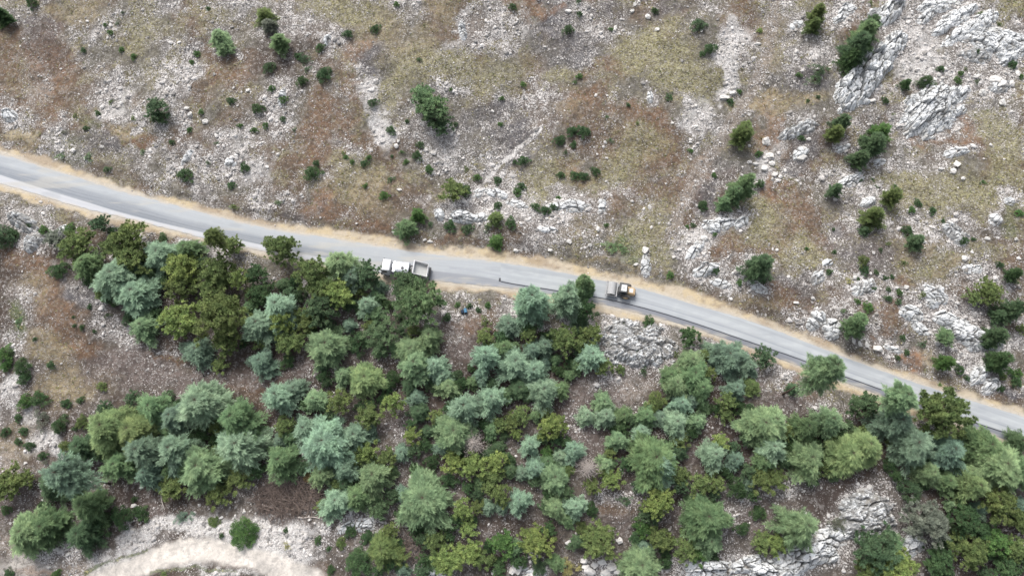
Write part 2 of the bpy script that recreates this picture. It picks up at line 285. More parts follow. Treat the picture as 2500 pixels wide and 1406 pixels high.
# x y rx ry angle kind strength
PATCH = """265 220 50 38 40 Q 1;290 255 40 25 20 W .6;700 60 75 55 0 Q .9;800 70 45 55 0 Q .7;1128 70 15 50 -12 W 1;1150 95 30 25 0 Q .8;932 300 22 80 8 W .95;905 225 20 40 -20 W .8;950 250 35 35 0 Q .8
930 340 22 30 0 W .8;1795 85 22 55 -5 W .9;1770 175 24 60 10 W .95;1775 230 22 20 0 W 1;1705 295 46 40 20 W .85;1690 340 60 30 40 Q .7;2245 130 66 60 30 W .9;2290 190 50 40 0 Q .8;1150 500 110 34 0 Q 1;1130 520 70 20 0 W .9
1270 495 60 28 0 W .7;1400 490 70 28 0 Q 1;1290 610 40 20 0 Q .8;1380 570 50 30 0 Q .8;1330 530 90 25 0 Q .8;1750 550 60 20 15 W .8;1870 395 22 45 -15 W .9;1855 430 30 30 0 Q .7;2430 120 65 55 35 Q 1
2370 650 60 50 0 Q .9;2440 700 60 40 0 Q .7;560 370 60 60 0 Q .8;600 330 40 40 0 W .4;660 300 60 70 0 Q .8;440 280 40 55 0 Q .8;560 435 60 25 0 Q .8;640 430 35 35 0 W .5;1080 340 60 30 -30 W .5;1060 340 80 50 0 Q .7
1290 260 110 70 15 Q .55;1200 330 120 60 0 Q .5;1330 200 60 60 0 Q .5;1500 40 60 40 0 Q .5;1250 60 50 60 0 Q .5;1290 40 20 40 0 W .4;2310 30 140 40 30 Q .8;2190 60 60 50 50 Q .8;2070 30 50 40 30 Q .7;2380 170 80 60 0 Q .8
2280 380 60 40 0 Q .3;2110 520 60 40 30 Q .5;2330 560 50 35 0 Q .6;2060 640 80 50 0 Q .6;2110 710 80 50 10 Q .8;2240 760 80 40 -20 Q .8;2350 820 110 60 -25 Q .9;2390 900 70 40 0 Q .8;2430 840 50 30 0 Q .7;2290 810 60 50 0 Q .6
1720 640 60 50 20 Q .8;1690 590 50 30 50 W .6;1800 680 70 40 -10 Q .7;1740 700 50 30 -20 Q .7;1970 780 60 40 10 Q .7;2010 850 60 25 -30 Q .6;1900 700 60 40 0 G .6;2130 830 60 25 -20 Q .7
850 430 60 30 0 Q .4;450 380 30 40 0 Q .8;340 400 40 40 0 Q .6;700 480 50 25 0 Q .6;740 520 50 20 0 G .8;1290 320 50 25 20 G .7;100 90 40 60 20 G .9;130 130 40 50 10 G .8;920 150 38 55 10 G 1
1200 275 80 30 10 G .8;1000 300 25 30 0 G .5;1260 340 60 30 10 G .7;250 350 55 30 0 G .8;1370 60 60 45 0 G .9;1400 120 90 40 0 G .6;1970 350 55 42 20 G 1;1950 390 30 40 0 G .8;1715 480 45 32 20 G 1
1770 430 50 40 0 G .5;1490 20 50 30 0 G .7;1630 30 50 30 0 G .6;1980 190 70 50 0 G .8;1930 210 40 60 0 G .5;1250 550 50 20 0 B .8;1920 560 25 50 0 G .5;1965 700 30 40 -40 G .9;2060 490 40 30 0 G .5;2130 620 60 40 0 G .5
2400 800 50 30 -30 G 1;2370 760 50 30 0 G .7;2480 960 40 20 -30 G 1;2070 580 70 50 0 G .5;600 180 40 20 0 G .3;580 280 50 40 0 B .6;1000 600 60 20 0 B .6;1290 400 60 30 0 G .6;2300 560 40 30 0 G .3
130 150 60 70 0 R .8;90 100 30 40 0 R .3;120 240 45 60 0 R .9;40 130 30 60 0 R .5;30 200 40 50 0 R .7;90 220 35 40 0 P .5;120 30 50 30 0 T .7;200 20 50 40 0 T .7;330 330 45 20 -15 R 1;300 315 30 14 -5 T 1
560 180 50 28 0 R .9;520 160 40 50 0 R .4;790 270 40 70 0 R .9;860 200 25 40 0 R .8;850 300 35 60 0 R .8;770 330 50 40 0 R .7;830 480 60 55 0 R .8;830 460 60 40 0 T .7;740 360 60 40 0 R .6;790 500 45 30 0 O .5
900 60 50 50 0 T .6;960 90 50 60 0 T .6;870 110 40 30 0 O .5;1290 20 40 25 0 R .9;1340 30 30 15 0 O .7;1500 165 60 25 0 R .9;1430 240 60 25 20 R .9;1390 260 50 25 20 T .4;1550 290 75 45 0 R .9;1600 330 70 50 0 R .9
1630 400 40 30 0 R .7;1540 380 70 60 0 R .8;1470 340 50 30 0 R .8;1080 50 40 60 0 R .5;1070 20 40 30 0 T .5;1030 120 50 40 0 T .6;1300 180 40 60 0 R .4;1860 90 20 40 0 T .9;1870 130 25 50 0 T .6;1810 40 40 50 0 R .7
1880 300 30 60 -20 O .8;1900 260 60 30 0 T .9;1960 250 50 14 0 T .8;1900 480 35 50 0 R .9;1920 530 60 60 0 R .8;1980 560 40 40 0 R .7;1890 600 60 40 0 R .7;1890 440 20 50 10 O .6;1700 430 60 30 40 O .5;1670 470 70 40 30 R .5
1590 460 60 25 0 R .6;2350 340 70 30 0 R .9;2250 330 40 25 0 O .9;2320 320 50 20 0 O .5;2080 60 30 30 0 R .8;2100 20 30 20 0 R .5;2410 70 20 20 0 R .5;2330 90 50 15 0 R .5;2220 690 40 18 0 R .8;2180 770 60 30 0 R .8
2200 800 60 20 0 R .6;2200 865 60 14 -25 O 1;2270 880 40 16 -20 S .6;2160 850 50 12 -25 R 1;2330 930 60 12 -15 T .8;1900 720 70 40 0 R .8;1960 740 40 40 0 R .7;1840 730 60 30 -20 T .6;1410 430 60 15 0 R .8;1380 400 30 15 0 O .5
1270 415 60 12 30 T .5;2400 560 90 60 0 B .5;1490 500 60 40 0 R .6;1470 440 60 40 0 Y .5;1430 560 60 30 0 T .5;700 140 60 60 0 D .6;720 170 80 50 0 D .5;560 60 50 20 0 D .4;660 150 40 50 0 D .5;1450 330 60 40 0 B .5
350 70 50 45 20 Y .8;320 120 30 25 0 Y .6;370 180 40 30 0 Y .4;540 20 40 20 0 Y .5;960 235 35 55 0 Y .8;1040 160 90 50 0 Y .8;1150 180 90 45 0 Y .7;1250 190 50 40 0 Y .4;1370 170 50 20 10 Y .8
1590 130 60 55 0 Y 1;1660 170 60 60 0 Y 1;1710 210 40 60 0 Y .9;1630 90 50 40 0 Y .7;1540 140 60 40 0 Y .5;1590 600 60 55 0 Y .8;1620 640 30 30 0 Y .8;1540 590 50 40 0 Y .8;1500 600 35 25 0 N .9;1550 640 40 25 0 N .6
1510 410 60 45 0 Y .8;1560 350 70 40 0 Y .7;850 20 70 30 0 Y .9;900 40 60 30 0 Y .6;760 20 40 30 0 Y .7;870 440 60 50 0 Y .7;900 490 50 50 0 T .7;2420 50 60 50 0 Y .9;2470 30 40 40 0 Y .8;2150 60 10 10 0 Y .3
2180 440 120 35 0 Y .8;2460 400 50 90 0 Y .9;2330 480 120 50 0 Y .9;2200 500 60 40 0 Y .6;2080 430 40 30 0 Y .5;2420 300 50 30 0 Y .8;2440 470 60 40 0 Y .9;2480 540 30 30 0 N .6;1860 520 50 50 0 Y .8;1950 620 40 40 0 Y .7
1340 440 60 50 0 Y .7;1300 470 40 30 0 Y .6;2280 660 60 50 0 Y .7;2330 640 50 20 30 T .8;2400 620 60 30 0 Y .6;1880 560 60 40 0 Y .6;2170 185 12 40 10 Y .9;2240 600 50 30 0 T .7;1900 60 70 40 0 T .4;2000 20 50 20 0 Y .5
1820 520 50 40 0 Y .6;1790 600 50 40 0 R .6;1730 610 40 25 0 R .9;2000 640 50 40 0 Y .6;1140 60 60 60 0 B .4;1400 500 50 30 0 T .3;640 500 70 25 0 Q .4;250 410 60 20 -15 B .8;180 370 60 25 -20 N .3;230 290 40 20 0 N .4
560 500 70 20 -10 B .7;720 560 60 10 -8 B .9;900 560 70 14 -8 R .9;1100 590 90 12 -5 R .8;1300 625 90 10 -8 B .9;1420 640 80 10 -8 T .9;1560 665 60 10 -10 T .9;1850 760 90 12 -22 B 1;2060 850 90 10 -24 B .9;60 340 60 18 -10 T 1;55 325 45 18 0 S .7
90 640 60 25 -30 R .9;30 620 40 30 0 R .8;120 720 60 40 -45 R .9;80 700 40 40 0 T .6;160 800 60 40 -45 R .8;190 850 60 35 -20 R 1;110 850 60 50 0 T .8;60 730 30 40 0 Q .6;45 790 22 40 10 N .8;40 830 30 30 0 Q .7;60 960 50 30 0 Q .7
200 730 50 30 -50 G .8;240 780 60 28 -45 Q .7;310 830 70 22 -40 Q .8;400 860 60 18 -20 Q .8;230 700 40 20 -40 Q .7;330 880 80 40 -10 F .9;400 930 130 30 0 F .9;540 950 120 20 0 F .7;420 880 40 12 -15 R .9;370 865 30 12 -20 R .8
190 930 80 40 0 T .7;250 900 70 30 0 F .7;30 930 18 40 -20 W 1;40 975 20 40 -20 W .9;80 1030 20 30 -40 W .8;110 1080 25 25 -40 W .9;140 1120 35 22 -30 W .9;20 1120 50 40 0 P .7;40 1080 60 40 0 T .5;20 1000 40 40 0 Q .6
150 960 60 60 0 T .6;60 1150 60 25 0 P .8;110 1000 70 60 0 B .5;30 1220 60 40 0 F .9;150 1260 60 30 0 F .8;320 1200 60 30 0 D .9;370 1250 60 20 0 F .8;40 1320 60 30 0 P .9;60 1380 80 40 0 C .7;150 1350 60 30 0 Q .9
200 1390 60 25 0 P .9;90 1400 60 10 0 O .5;330 1320 60 25 25 W 1;420 1290 70 25 5 W 1;520 1300 80 25 -5 W 1;620 1290 70 35 -5 W 1;690 1330 60 40 -20 W 1;740 1370 50 40 -30 W .9;650 1350 60 30 0 C .8;270 1370 50 30 30 W .9
720 1290 60 25 -15 W .8;780 1320 30 40 0 Q .8;330 1390 60 20 25 C 1;420 1355 70 15 12 C 1;520 1345 80 14 -2 C 1;610 1358 70 16 -10 C 1;690 1385 60 20 -18 C 1;740 1406 50 25 0 C 1;500 1390 70 12 0 W .7;560 1400 60 14 0 W .9;340 1370 70 22 25 W .8;640 1330 90 30 0 W .9;260 1400 60 22 20 W .8
780 1400 30 30 0 R .6;700 1215 90 45 0 G .6;705 1215 90 50 0 F .6;1000 1330 50 40 0 G .6;960 1390 70 30 0 Q .5;1140 800 70 35 10 F .9;1110 770 60 20 0 Q .7;1170 790 50 30 0 R .6;1130 860 50 30 30 F .9;1120 835 40 12 20 P .5
1050 770 30 30 0 Q .6;960 1060 40 20 0 Q .6;940 1050 50 20 0 F .8;1500 950 60 40 0 F 1;1550 960 60 30 0 P .6;1480 930 40 30 0 Q .6;1420 960 30 60 0 F .7;1850 930 50 30 -15 F .8;1900 920 40 30 -15 Q .6;2010 985 60 25 -20 Q .6;1920 1000 50 30 0 F .9
1960 960 60 25 -10 R .6;1470 1215 50 20 0 Q .8;1540 1210 50 30 0 Q .6;1500 1250 60 25 0 R .6;1640 1270 40 40 0 F .8;1800 1230 60 50 30 Q .6;1900 1190 50 30 30 Q .8;1960 1200 60 40 0 Q .7;1880 1260 60 40 0 F .8;2000 1230 50 40 0 D .8
1500 1290 50 30 0 F .7;1780 1310 40 30 0 Q .5;1470 1380 60 25 0 Q .9;1700 1390 100 30 0 Q .9;1300 1390 60 20 0 Q .7;1260 1340 30 30 0 F .6;1420 1040 30 60 0 Q .5;1440 1080 40 50 0 F .8;1700 1120 30 20 0 F .8;2420 1370 80 40 0 D 1
1750 1060 60 30 0 D .9;640 950 100 25 0 R .6;600 930 100 20 0 F .7;1200 1310 50 40 0 F .6;1000 1180 30 50 0 F .5;1030 1000 40 30 0 D .9;2050 1200 60 40 0 D .9;730 900 80 30 0 F .6;880 870 60 25 0 F .5;2470 1300 60 50 0 D .9""".replace('\n', ';')
LINES = [([(1895,0),(1885,60),(1870,130),(1850,200),(1800,290),(1760,350),(1700,430),(1660,510),(1640,580)], 17, 'P', .75),
         ([(1322,312),(1290,345),(1250,378),(1210,408),(1180,438)], 5.5, 'W', 1.0),
         ([(1790,45),(1795,120),(1775,200)], 12, 'W', .7),
         ([(150,1470),(240,1420),(330,1385),(420,1354),(520,1343),(610,1356),(690,1382),(760,1415),(800,1470)], 30, 'C', 1.0),
         ([(205,1398),(250,1373),(298,1358),(355,1342)], 4, 'N', .8), ([(372,1397),(474,1387),(576,1394)], 4, 'N', .7)]
def paint(x, y):
    """soil colour, stones, grass at world points"""
    z = H(x, y); px, py = topx(x, y, z)
    wx = (fbm(x / 4.5, y / 4.5, 4, 31) - .5) * 84 + (fbm(x / 1.3, y / 1.3, 3, 61) - .5) * 30
    wy = (fbm(x / 4.5, y / 4.5, 4, 47) - .5) * 84 + (fbm(x / 1.3, y / 1.3, 3, 71) - .5) * 30
    qx, qy = px + wx, py + wy
    n1 = fbm(x / 9, y / 9, 4, 101); n2 = fbm(x / 5, y / 5, 4, 131); n3 = fbm(x / 2.5, y / 2.5, 3, 171); n5 = fbm(x / 1.7, y / 1.7, 4, 177)
    c = np.ones(x.shape + (3,)) * lin((117, 112, 102))
    def mixc(c, rgb, m): return c + (lin(rgb) - c) * m[..., None]
    c = mixc(c, (112, 93, 78), sst(.48, .62, n1) * .85); c = mixc(c, (132, 129, 128), sst(.50, .66, n2) * .8); c = mixc(c, (148, 137, 114), sst(.52, .7, 1 - n3) * .6)
    st = .42 + .9 * (n2 - .5) * 2; gr = .12 + .5 * sst(.5, .65, 1 - n3)
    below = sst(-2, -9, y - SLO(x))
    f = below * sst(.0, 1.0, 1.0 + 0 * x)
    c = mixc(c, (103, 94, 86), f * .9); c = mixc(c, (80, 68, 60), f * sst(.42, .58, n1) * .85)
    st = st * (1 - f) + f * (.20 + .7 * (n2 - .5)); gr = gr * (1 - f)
    allp = []
    for p in PATCH.split(';'):
        a = p.split()
        if len(a) == 7: allp.append((float(a[0]), float(a[1]), float(a[2]), float(a[3]), math.radians(float(a[4])), a[5], float(a[6])))
    allp += [(o_[0], o_[1], o_[2] * 1.35 + 6, o_[3] * 1.5 + 8, math.radians(o_[4]), 'Q', .85) for o_ in OUT]      # broken rock lies around every outcrop
    for (x0, y0, rx, ry, an, k, s) in allp:
        box = (np.abs(qx - x0) < 1.5 * (rx + ry)) & (np.abs(qy - y0) < 1.5 * (rx + ry))
        if not box.any(): continue
        dx = qx[box] - x0; dy = -(qy[box] - y0)
        u = (dx * math.cos(an) + dy * math.sin(an)) / rx; v = (-dx * math.sin(an) + dy * math.cos(an)) / ry
        d = np.sqrt(u * u + v * v); m = (1 - sst(.45, 1.45, d)) * s * (np.clip(.25 + 1.5 * n5[box], 0, 1) if k in 'YRTOBQG' else 1.0)
        rgb, ks, kg = KC[k]
        c[box] += (lin(rgb) - c[box]) * m[:, None]; st[box] += (ks - st[box]) * m; gr[box] += (kg - gr[box]) * m
    k_c = np.zeros(x.shape)
    for pts, wd, k, s in LINES:
        d = np.full(x.shape, 1e9)
        lx = px + wx * .25; ly = py + wy * .25
        for (ax, ay), (bx, by) in zip(pts[:-1], pts[1:]):
            t = np.clip(((lx - ax) * (bx - ax) + (ly - ay) * (by - ay)) / ((bx - ax) ** 2 + (by - ay) ** 2), 0, 1)
            d = np.minimum(d, np.hypot(lx - ax - t * (bx - ax), ly - ay - t * (by - ay)))
        m = (1 - sst(.6, 1.3, d / wd)) * s; rgb, ks, kg = KC[k]; k_c = np.maximum(k_c, m) if k == 'C' else k_c
        c = mixc(c, rgb, m); st = st + (ks - st) * m; gr = gr + (kg - gr) * m
    n4 = fbm(x / 1.1, y / 1.1, 3, 191); st = st * (1 + 1.3 * (n4 - .5)) + .5 * (n4 - .5) * st; c = c * (1 + .5 * (fbm(x / .9, y / .9, 3, 197) - .5) + .35 * (n3 - .5))[..., None]
    trk_ = np.where(k_c > .05, k_c, 0)
    # sand shoulders
    j = (fbm(x / 1.6, y / 1.6, 4, 211) - .5) * 2.2; j2 = (fbm(x / 1.6, y / 1.6, 4, 223) - .5) * 2.0
    j = j + (fbm(x / 7, y / 7, 2, 231) - .5) * 2.4; j2 = j2 + (fbm(x / 7, y / 7, 2, 241) - .5) * 2.4
    su = sst(-.5, .5, SUP(x) + j * .8 - y) * (y > 0.5 * (UP(x) + LO(x))); sw = sst(-.4, .3, y - SLO(x) + j2 * .7) * (y <= 0.5 * (UP(x) + LO(x)))
    sm = np.clip(su + sw, 0, 1)
    sc = mixc(mixc(np.ones(x.shape + (3,)) * lin((204, 190, 168)), (208, 190, 158), sst(.45, .6, n3)), (172, 154, 132), sst(.5, .68, n2) * .7)
    dist = np.where(y > 0.5 * (UP(x) + LO(x)), y - UP(x), LO(x) - y)
    dust = (1 - sst(0., 1.0, dist + j * .25))
    sc = sc + (lin((206, 200, 190)) - sc) * (dust * .7)[..., None]
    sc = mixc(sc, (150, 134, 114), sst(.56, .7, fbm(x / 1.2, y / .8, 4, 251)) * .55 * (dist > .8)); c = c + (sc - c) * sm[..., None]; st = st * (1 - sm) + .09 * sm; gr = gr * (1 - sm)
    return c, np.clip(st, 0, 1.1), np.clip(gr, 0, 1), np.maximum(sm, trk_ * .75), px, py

# ------------------------------------------------------------------ materials
def ground_mat():
    q = N('soil'); tc = q.n('TexCoord'); O = tc.outputs['Object']
    col = q.n('VertexColor', layer_name='soil').outputs[0]
    sep = q.n('SeparateColor'); q.l(q.n('VertexColor', layer_name='mix').outputs[0], sep.inputs[0])
    st, gr, sand = sep.outputs[0], sep.outputs[1], sep.outputs[2]
    rough = q.math('SUBTRACT', 1.0, q.math('MAXIMUM', q.math('MULTIPLY', sand, .85), q.mr(st, .82, 1.0, 0, .65)))
    n = q.noise(O, 1.3, 5, .78); nc = q.n('SeparateColor'); q.l(n.outputs['Color'], nc.inputs[0])
    c = q.mix(q.math('MULTIPLY', q.mr(nc.outputs[0], .54, .41), q.math('MULTIPLY', rough, .6)), col, (.060, .050, .044))
    c = q.mix(q.math('MULTIPLY', q.mr(nc.outputs[1], .50, .62), q.math('MULTIPLY', rough, .42)), c, lin((184, 179, 174)))
    # dry tufts, strands that run a little across the slope
    mp = q.n('Mapping'); q.l(O, mp.inputs[0]); mp.inputs['Scale'].default_value = (2.2, 5.5, 3); mp.inputs['Rotation'].default_value = (0, 0, .7)
    g1 = q.noise(mp.outputs[0], 1.0, 3, .7)
    c = q.mix(q.math('MULTIPLY', q.mr(g1.outputs[0], .52, .60), q.math('MULTIPLY', gr, .7)), c, lin((196, 192, 150)))
    c = q.mix(q.math('MULTIPLY', q.mr(g1.outputs[0], .46, .36), q.math('MULTIPLY', gr, .75)), c, lin((84, 78, 58)))
    hs = []
    vm = q.n('VectorMath', operation='MULTIPLY_ADD'); q.l(n.outputs['Color'], vm.inputs[0]); vm.inputs[1].default_value = (.5,) * 3; q.l(O, vm.inputs[2])
    st2 = q.math('MULTIPLY', st, st)
    for sc_, amt, big, dn in ((1.7, .55, .0, st2), (3.1, .8, .04, q.math('MULTIPLY', st2, 1.0)), (5.5, .85, .08, st)):
        v = q.n('TexVoronoi', feature='F1'); v.inputs['Scale'].default_value = sc_; v.inputs['Randomness'].default_value = 1
        q.l(vm.outputs[0], v.inputs['Vector'])
        sp = q.n('SeparateColor'); q.l(v.outputs['Color'], sp.inputs[0])
        has = q.math('LESS_THAN', sp.outputs[0], q.math('MULTIPLY', dn, amt))
        rad = q.math('ADD', q.math('MULTIPLY_ADD', sp.outputs[1], .26, .20 + big), q.math('MULTIPLY', st, .12))
        d = q.math('SUBTRACT', rad, v.outputs['Distance'])
        m = q.math('MULTIPLY', q.mr(d, 0, .06), has)
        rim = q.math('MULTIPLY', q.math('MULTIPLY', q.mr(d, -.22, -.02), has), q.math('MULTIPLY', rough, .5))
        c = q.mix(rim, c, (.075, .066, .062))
        stc = q.mix(sp.outputs[2], lin((186, 178, 172)), lin((246, 242, 238), .85))
        stc = q.mix(q.math('MULTIPLY', q.math('SUBTRACT', 1.0, st), .75), stc, q.mix(.5, col, lin((186, 178, 172))))   # stones lying singly are stained by the soil
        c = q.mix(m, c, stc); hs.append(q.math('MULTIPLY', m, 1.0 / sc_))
    h = q.math('ADD', q.math('ADD', hs[0], hs[1]), nc.outputs[1])
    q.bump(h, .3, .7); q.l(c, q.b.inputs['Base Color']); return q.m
M = {}
M['soil'] = ground_mat()
def rock_mat(name, dark=1.0):
    q = N(name); O = q.n('TexCoord').outputs['Object']
    col = q.n('VertexColor', layer_name='stone').outputs[0]
    n = q.noise(O, 1.6, 9, .75); n2 = q.noise(O, 6.0, 5, .7); n3 = q.noise(O, .5, 4, .6)
    c = q.mix(q.mr(n.outputs[0], .52, .72), col, q.mix(1.0, col, (.55, .56, .58), 'MULTIPLY'))
    c = q.mix(q.mr(n3.outputs[0], .5, .75, 0, .5), c, lin((170, 160, 142)))
    c = q.mix(q.mr(n2.outputs[0], .43, .32, 0, .8 * dark), c, (.05, .048, .045))
    q.bump(q.math('ADD', n.outputs[0], n2.outputs[0]), .25, .8); q.l(c, q.b.inputs['Base Color']); return q.m
M['rock'] = rock_mat('limestone'); M['stone'] = rock_mat('loose_stone', .35)
def leaf_mat():
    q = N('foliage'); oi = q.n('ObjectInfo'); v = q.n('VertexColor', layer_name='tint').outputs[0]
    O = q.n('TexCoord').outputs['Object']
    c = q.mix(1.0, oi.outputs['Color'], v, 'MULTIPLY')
    n = q.noise(O, 2.2, 3, .6)
    hs = q.n('HueSaturation'); hs.inputs['Saturation'].default_value = .88; q.l(c, hs.inputs['Color'])
    q.l(q.mr(n.outputs[0], .3, .7, .72, 1.28), hs.inputs['Value']); q.l(q.mr(n.outputs[0], .3, .7, .515, .485), hs.inputs['Hue'])
    q.l(hs.outputs[0], q.b.inputs['Base Color']); q.b.inputs['Roughness'].default_value = .75
    tr = q.n('BsdfTranslucent'); q.l(hs.outputs[0], tr.inputs[0]); ms = q.n('MixShader'); ms.inputs[0].default_value = .14
    q.l(q.b.outputs[0], ms.inputs[1]); q.l(tr.outputs[0], ms.inputs[2]); q.l(ms.outputs[0], q.t.nodes['Material Output'].inputs[0])
    return q.m
M['leaf'] = leaf_mat()
def tint_mat(name):
    q = N(name); q.l(q.n('VertexColor', layer_name='tint').outputs[0], q.b.inputs['Base Color']); return q.m
M['tuft'] = tint_mat('dry_grass'); M['twig'] = tint_mat('dry_twigs')
M['bark'] = flat('bark', (104, 90, 80), .95, noise=.35, scale=6); M['deadwood'] = flat('dead_wood', (192, 182, 174), .95, noise=.25, scale=5)
M['redwood'] = flat('dry_red_needles', (176, 144, 134), .95, noise=.3, scale=5)

# ------------------------------------------------------------------ terrain
def axis(a, b, step, ext):
    core = np.arange(a, b + step, step); g = step * 1.25 ** np.arange(1, 40); g = np.cumsum(g); g = g[g < ext]
    return np.concatenate([(a - g)[::-1], core, core[-1] + g])
gx = axis(-128, 128, .27, 900); gy = axis(-62, 84, .27, 900)
X, Y = np.meshgrid(gx, gy); nx, ny = len(gx), len(gy)
x, y = X.ravel(), Y.ravel()
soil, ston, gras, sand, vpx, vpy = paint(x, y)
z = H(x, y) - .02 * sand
idx = np.arange(nx * ny).reshape(ny, nx)
F = np.stack([idx[:-1, :-1], idx[:-1, 1:], idx[1:, 1:], idx[1:, :-1]], -1).reshape(-1, 4)
fc = np.stack([x[F].mean(1), y[F].mean(1)], 1)
trk = np.zeros(len(F), bool)
tp = np.array([(150,1470),(240,1420),(330,1385),(420,1354),(520,1343),(610,1356),(690,1382),(760,1415),(800,1470)], float)
fpx, fpy = vpx[F].mean(1), vpy[F].mean(1)
near = (fpx > 100) & (fpx < 850) & (fpy > 1300) & (fpy < 1480)
ty = np.interp(fpx, tp[:, 0], tp[:, 1]); trk = near & (np.abs(fpy - ty) < 22)
shd = (fc[:, 1] < SUP(fc[:, 0])) & (fc[:, 1] > SLO(fc[:, 0])) & (np.abs(fc[:, 0]) < 128)
V = np.stack([x, y, z], 1); MX = np.stack([ston, gras, sand], 1)
def sub(name, mask, label=None):
    f = F[mask]; u, inv = np.unique(f, return_inverse=True)
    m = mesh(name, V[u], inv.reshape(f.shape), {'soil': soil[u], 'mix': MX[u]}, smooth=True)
    return tag(link(name, m, M['soil']), kind='structure')
sub('ground', ~(trk | shd)); sub('dirt_track', trk); sub('road_shoulder', shd)

_ZG = z.reshape(ny, nx)
def hq(px_, py_):
    i = min(max(int(np.searchsorted(gx, px_)) - 1, 0), nx - 2); j = min(max(int(np.searchsorted(gy, py_)) - 1, 0), ny - 2)
    a = (px_ - gx[i]) / (gx[i + 1] - gx[i]); b = (py_ - gy[j]) / (gy[j + 1] - gy[j])
    return (_ZG[j, i] * (1 - a) + _ZG[j, i + 1] * a) * (1 - b) + (_ZG[j + 1, i] * (1 - a) + _ZG[j + 1, i + 1] * a) * b
def onground(px, py, hc=0.0):
    dx, dy, dz = (float(q) for q in ray(px, py)); zz = 0.0; xx = yy = 0
    for _ in range(22):
        t = (zz - CAM[2]) / dz; xx = CAM[0] + dx * t; yy = CAM[1] + dy * t; zz = .4 * zz + .6 * (hq(xx, yy) + hc)
    return xx, yy, zz - hc
# ------------------------------------------------------------------ road
def road_mat():
    q = N('chip_seal'); O = q.n('TexCoord').outputs['Object']
    col = q.n('VertexColor', layer_name='seal').outputs[0]
    n = q.noise(O, 14, 3, .6)
    c = q.mix(q.mr(n.outputs[0], .35, .65, 0, .35), col, q.mix(1.0, col, (.82, .82, .84), 'MULTIPLY'))
    n2 = q.noise(O, .5, 5, .65)
    c = q.mix(q.mr(n2.outputs[0], .45, .7, 0, .35), c, q.mix(1.0, col, (1.1, 1.08, 1.05), 'MULTIPLY'))
    q.bump(n.outputs[0], .02, .4); q.l(c, q.b.inputs['Base Color']); return q.m
M['road'] = road_mat(); M['tar'] = flat('fresh_bitumen', (62, 64, 70), .5)
def strip(x0, x1, dx, top, bot, nv, zt, shade):
    xs = np.arange(x0, x1, dx); t = np.linspace(0, 1, nv)
    XX = np.repeat(xs[:, None], nv, 1); YY = top(xs)[:, None] * (1 - t) + bot(xs)[:, None] * t
    u = XX.ravel(); v = YY.ravel(); k = np.arange(len(xs) * nv).reshape(len(xs), nv)
    f = np.stack([k[:-1, :-1], k[:-1, 1:], k[1:, 1:], k[1:, :-1]], -1).reshape(-1, 4)
    return np.stack([u, v, np.full(len(u), zt)], 1), f, shade(u, v)
def jag(fn, a, s): return lambda q: fn(q) + (fbm(q / .7, q * 0 + s, 3, s) - .5) * a
XS = plane(1222, 686)[0]
def streaks(u, v, s=0):   # wheel tracks run with the road
    a = (v - LO(u)); return fbm(u / 22, a / .16 + s, 3, 301 + s), fbm(u / 60, a / .5, 2, 333)
def seal_old(u, v):
    s1, s2 = streaks(u, v); c = np.ones(u.shape + (3,)) * lin((182, 186, 189))
    a = lambda rgb, m: c + (lin(rgb) - c) * m[..., None]
    band = sst(-.5, 1.0, BU(u) - v) * sst(-.05, .1, v - BL(u)) * (u < plane(860, 640)[0])
    band = band * (.55 + .45 * sst(.3, .7, s1))
    c = a((140, 145, 152), band)
    low = sst(0, .12, BL(u) - v) * (u < plane(900, 660)[0]); c = a((202, 203, 206), low * .95)
    dk = sst(-.15, .1, EDGE(u) - v) * (u > plane(1040, 670)[0])
    c = a((158, 161, 166), dk); c = a((134, 137, 144), dk * sst(plane(1300, 700)[0], plane(1700, 780)[0], u) * .9)
    ed = dk * sst(.35, .0, EDGE(u) - v) * (u > XS); c = a((104, 108, 114), ed * .7)
    blot = sst(.60, .72, fbm(u / 6, v / 1.6, 4, 391)); c = a((158, 162, 166), blot * .3); c = a((196, 192, 182), sst(.62, .74, fbm(u / 9, v / 1.0, 4, 395)) * .5)
    tirem = sst(.35, .1, np.abs(v - EDGE(u) - 1.0)) * (u > plane(1100, 640)[0]); c = a((158, 161, 168), tirem * .35)
    c = c * (0.93 + .14 * s1)[..., None] * (0.95 + .1 * s2)[..., None]
    dd = np.maximum(sst(.6, 0, v - LO(u)), sst(.6, 0, UP(u) - v)); n = fbm(u / 1.5, v / 1.5, 3, 371)
    return a((208, 196, 178), dd * sst(.35, .7, n) * .6)
def seal_new(u, v):
    s1, s2 = streaks(u, v, 4); c = np.ones(u.shape + (3,)) * lin((184, 188, 191))
    a = lambda rgb, m: c + (lin(rgb) - c) * m[..., None]
    n = fbm(u / 3.0, v / 1.2, 4, 381); c = a((194, 198, 199), sst(.45, .65, n) * .7)
    blot = sst(.58, .72, fbm(u / 5, v / 1.5, 4, 397)); c = a((160, 165, 170), blot * .35); wt = np.maximum(sst(.55, .2, np.abs(v - EDGE(u) - 1.3)), sst(.55, .2, np.abs(v - EDGE(u) - 3.2))); c = a((162, 167, 171), wt * .4)
    seam = sst(.14, .04, np.abs(v - (.52 * UP(u) + .48 * LO(u)) + .3)); c = a((150, 154, 162), seam * .55 * (u > plane(1500, 700)[0]))
    c = a((128, 131, 138), sst(.25, .0, v - EDGE(u)) * .8)
    return c * (0.95 + .11 * s1)[..., None] * (0.96 + .08 * s2)[..., None]
rv, rf, rc = strip(-290, 290, .35, jag(UP, .25, 3), jag(LO, .3, 5), 44, .03, seal_old)
tag(link('road', mesh('road', rv, rf, {'seal': rc}, True), M['road']), kind='structure')
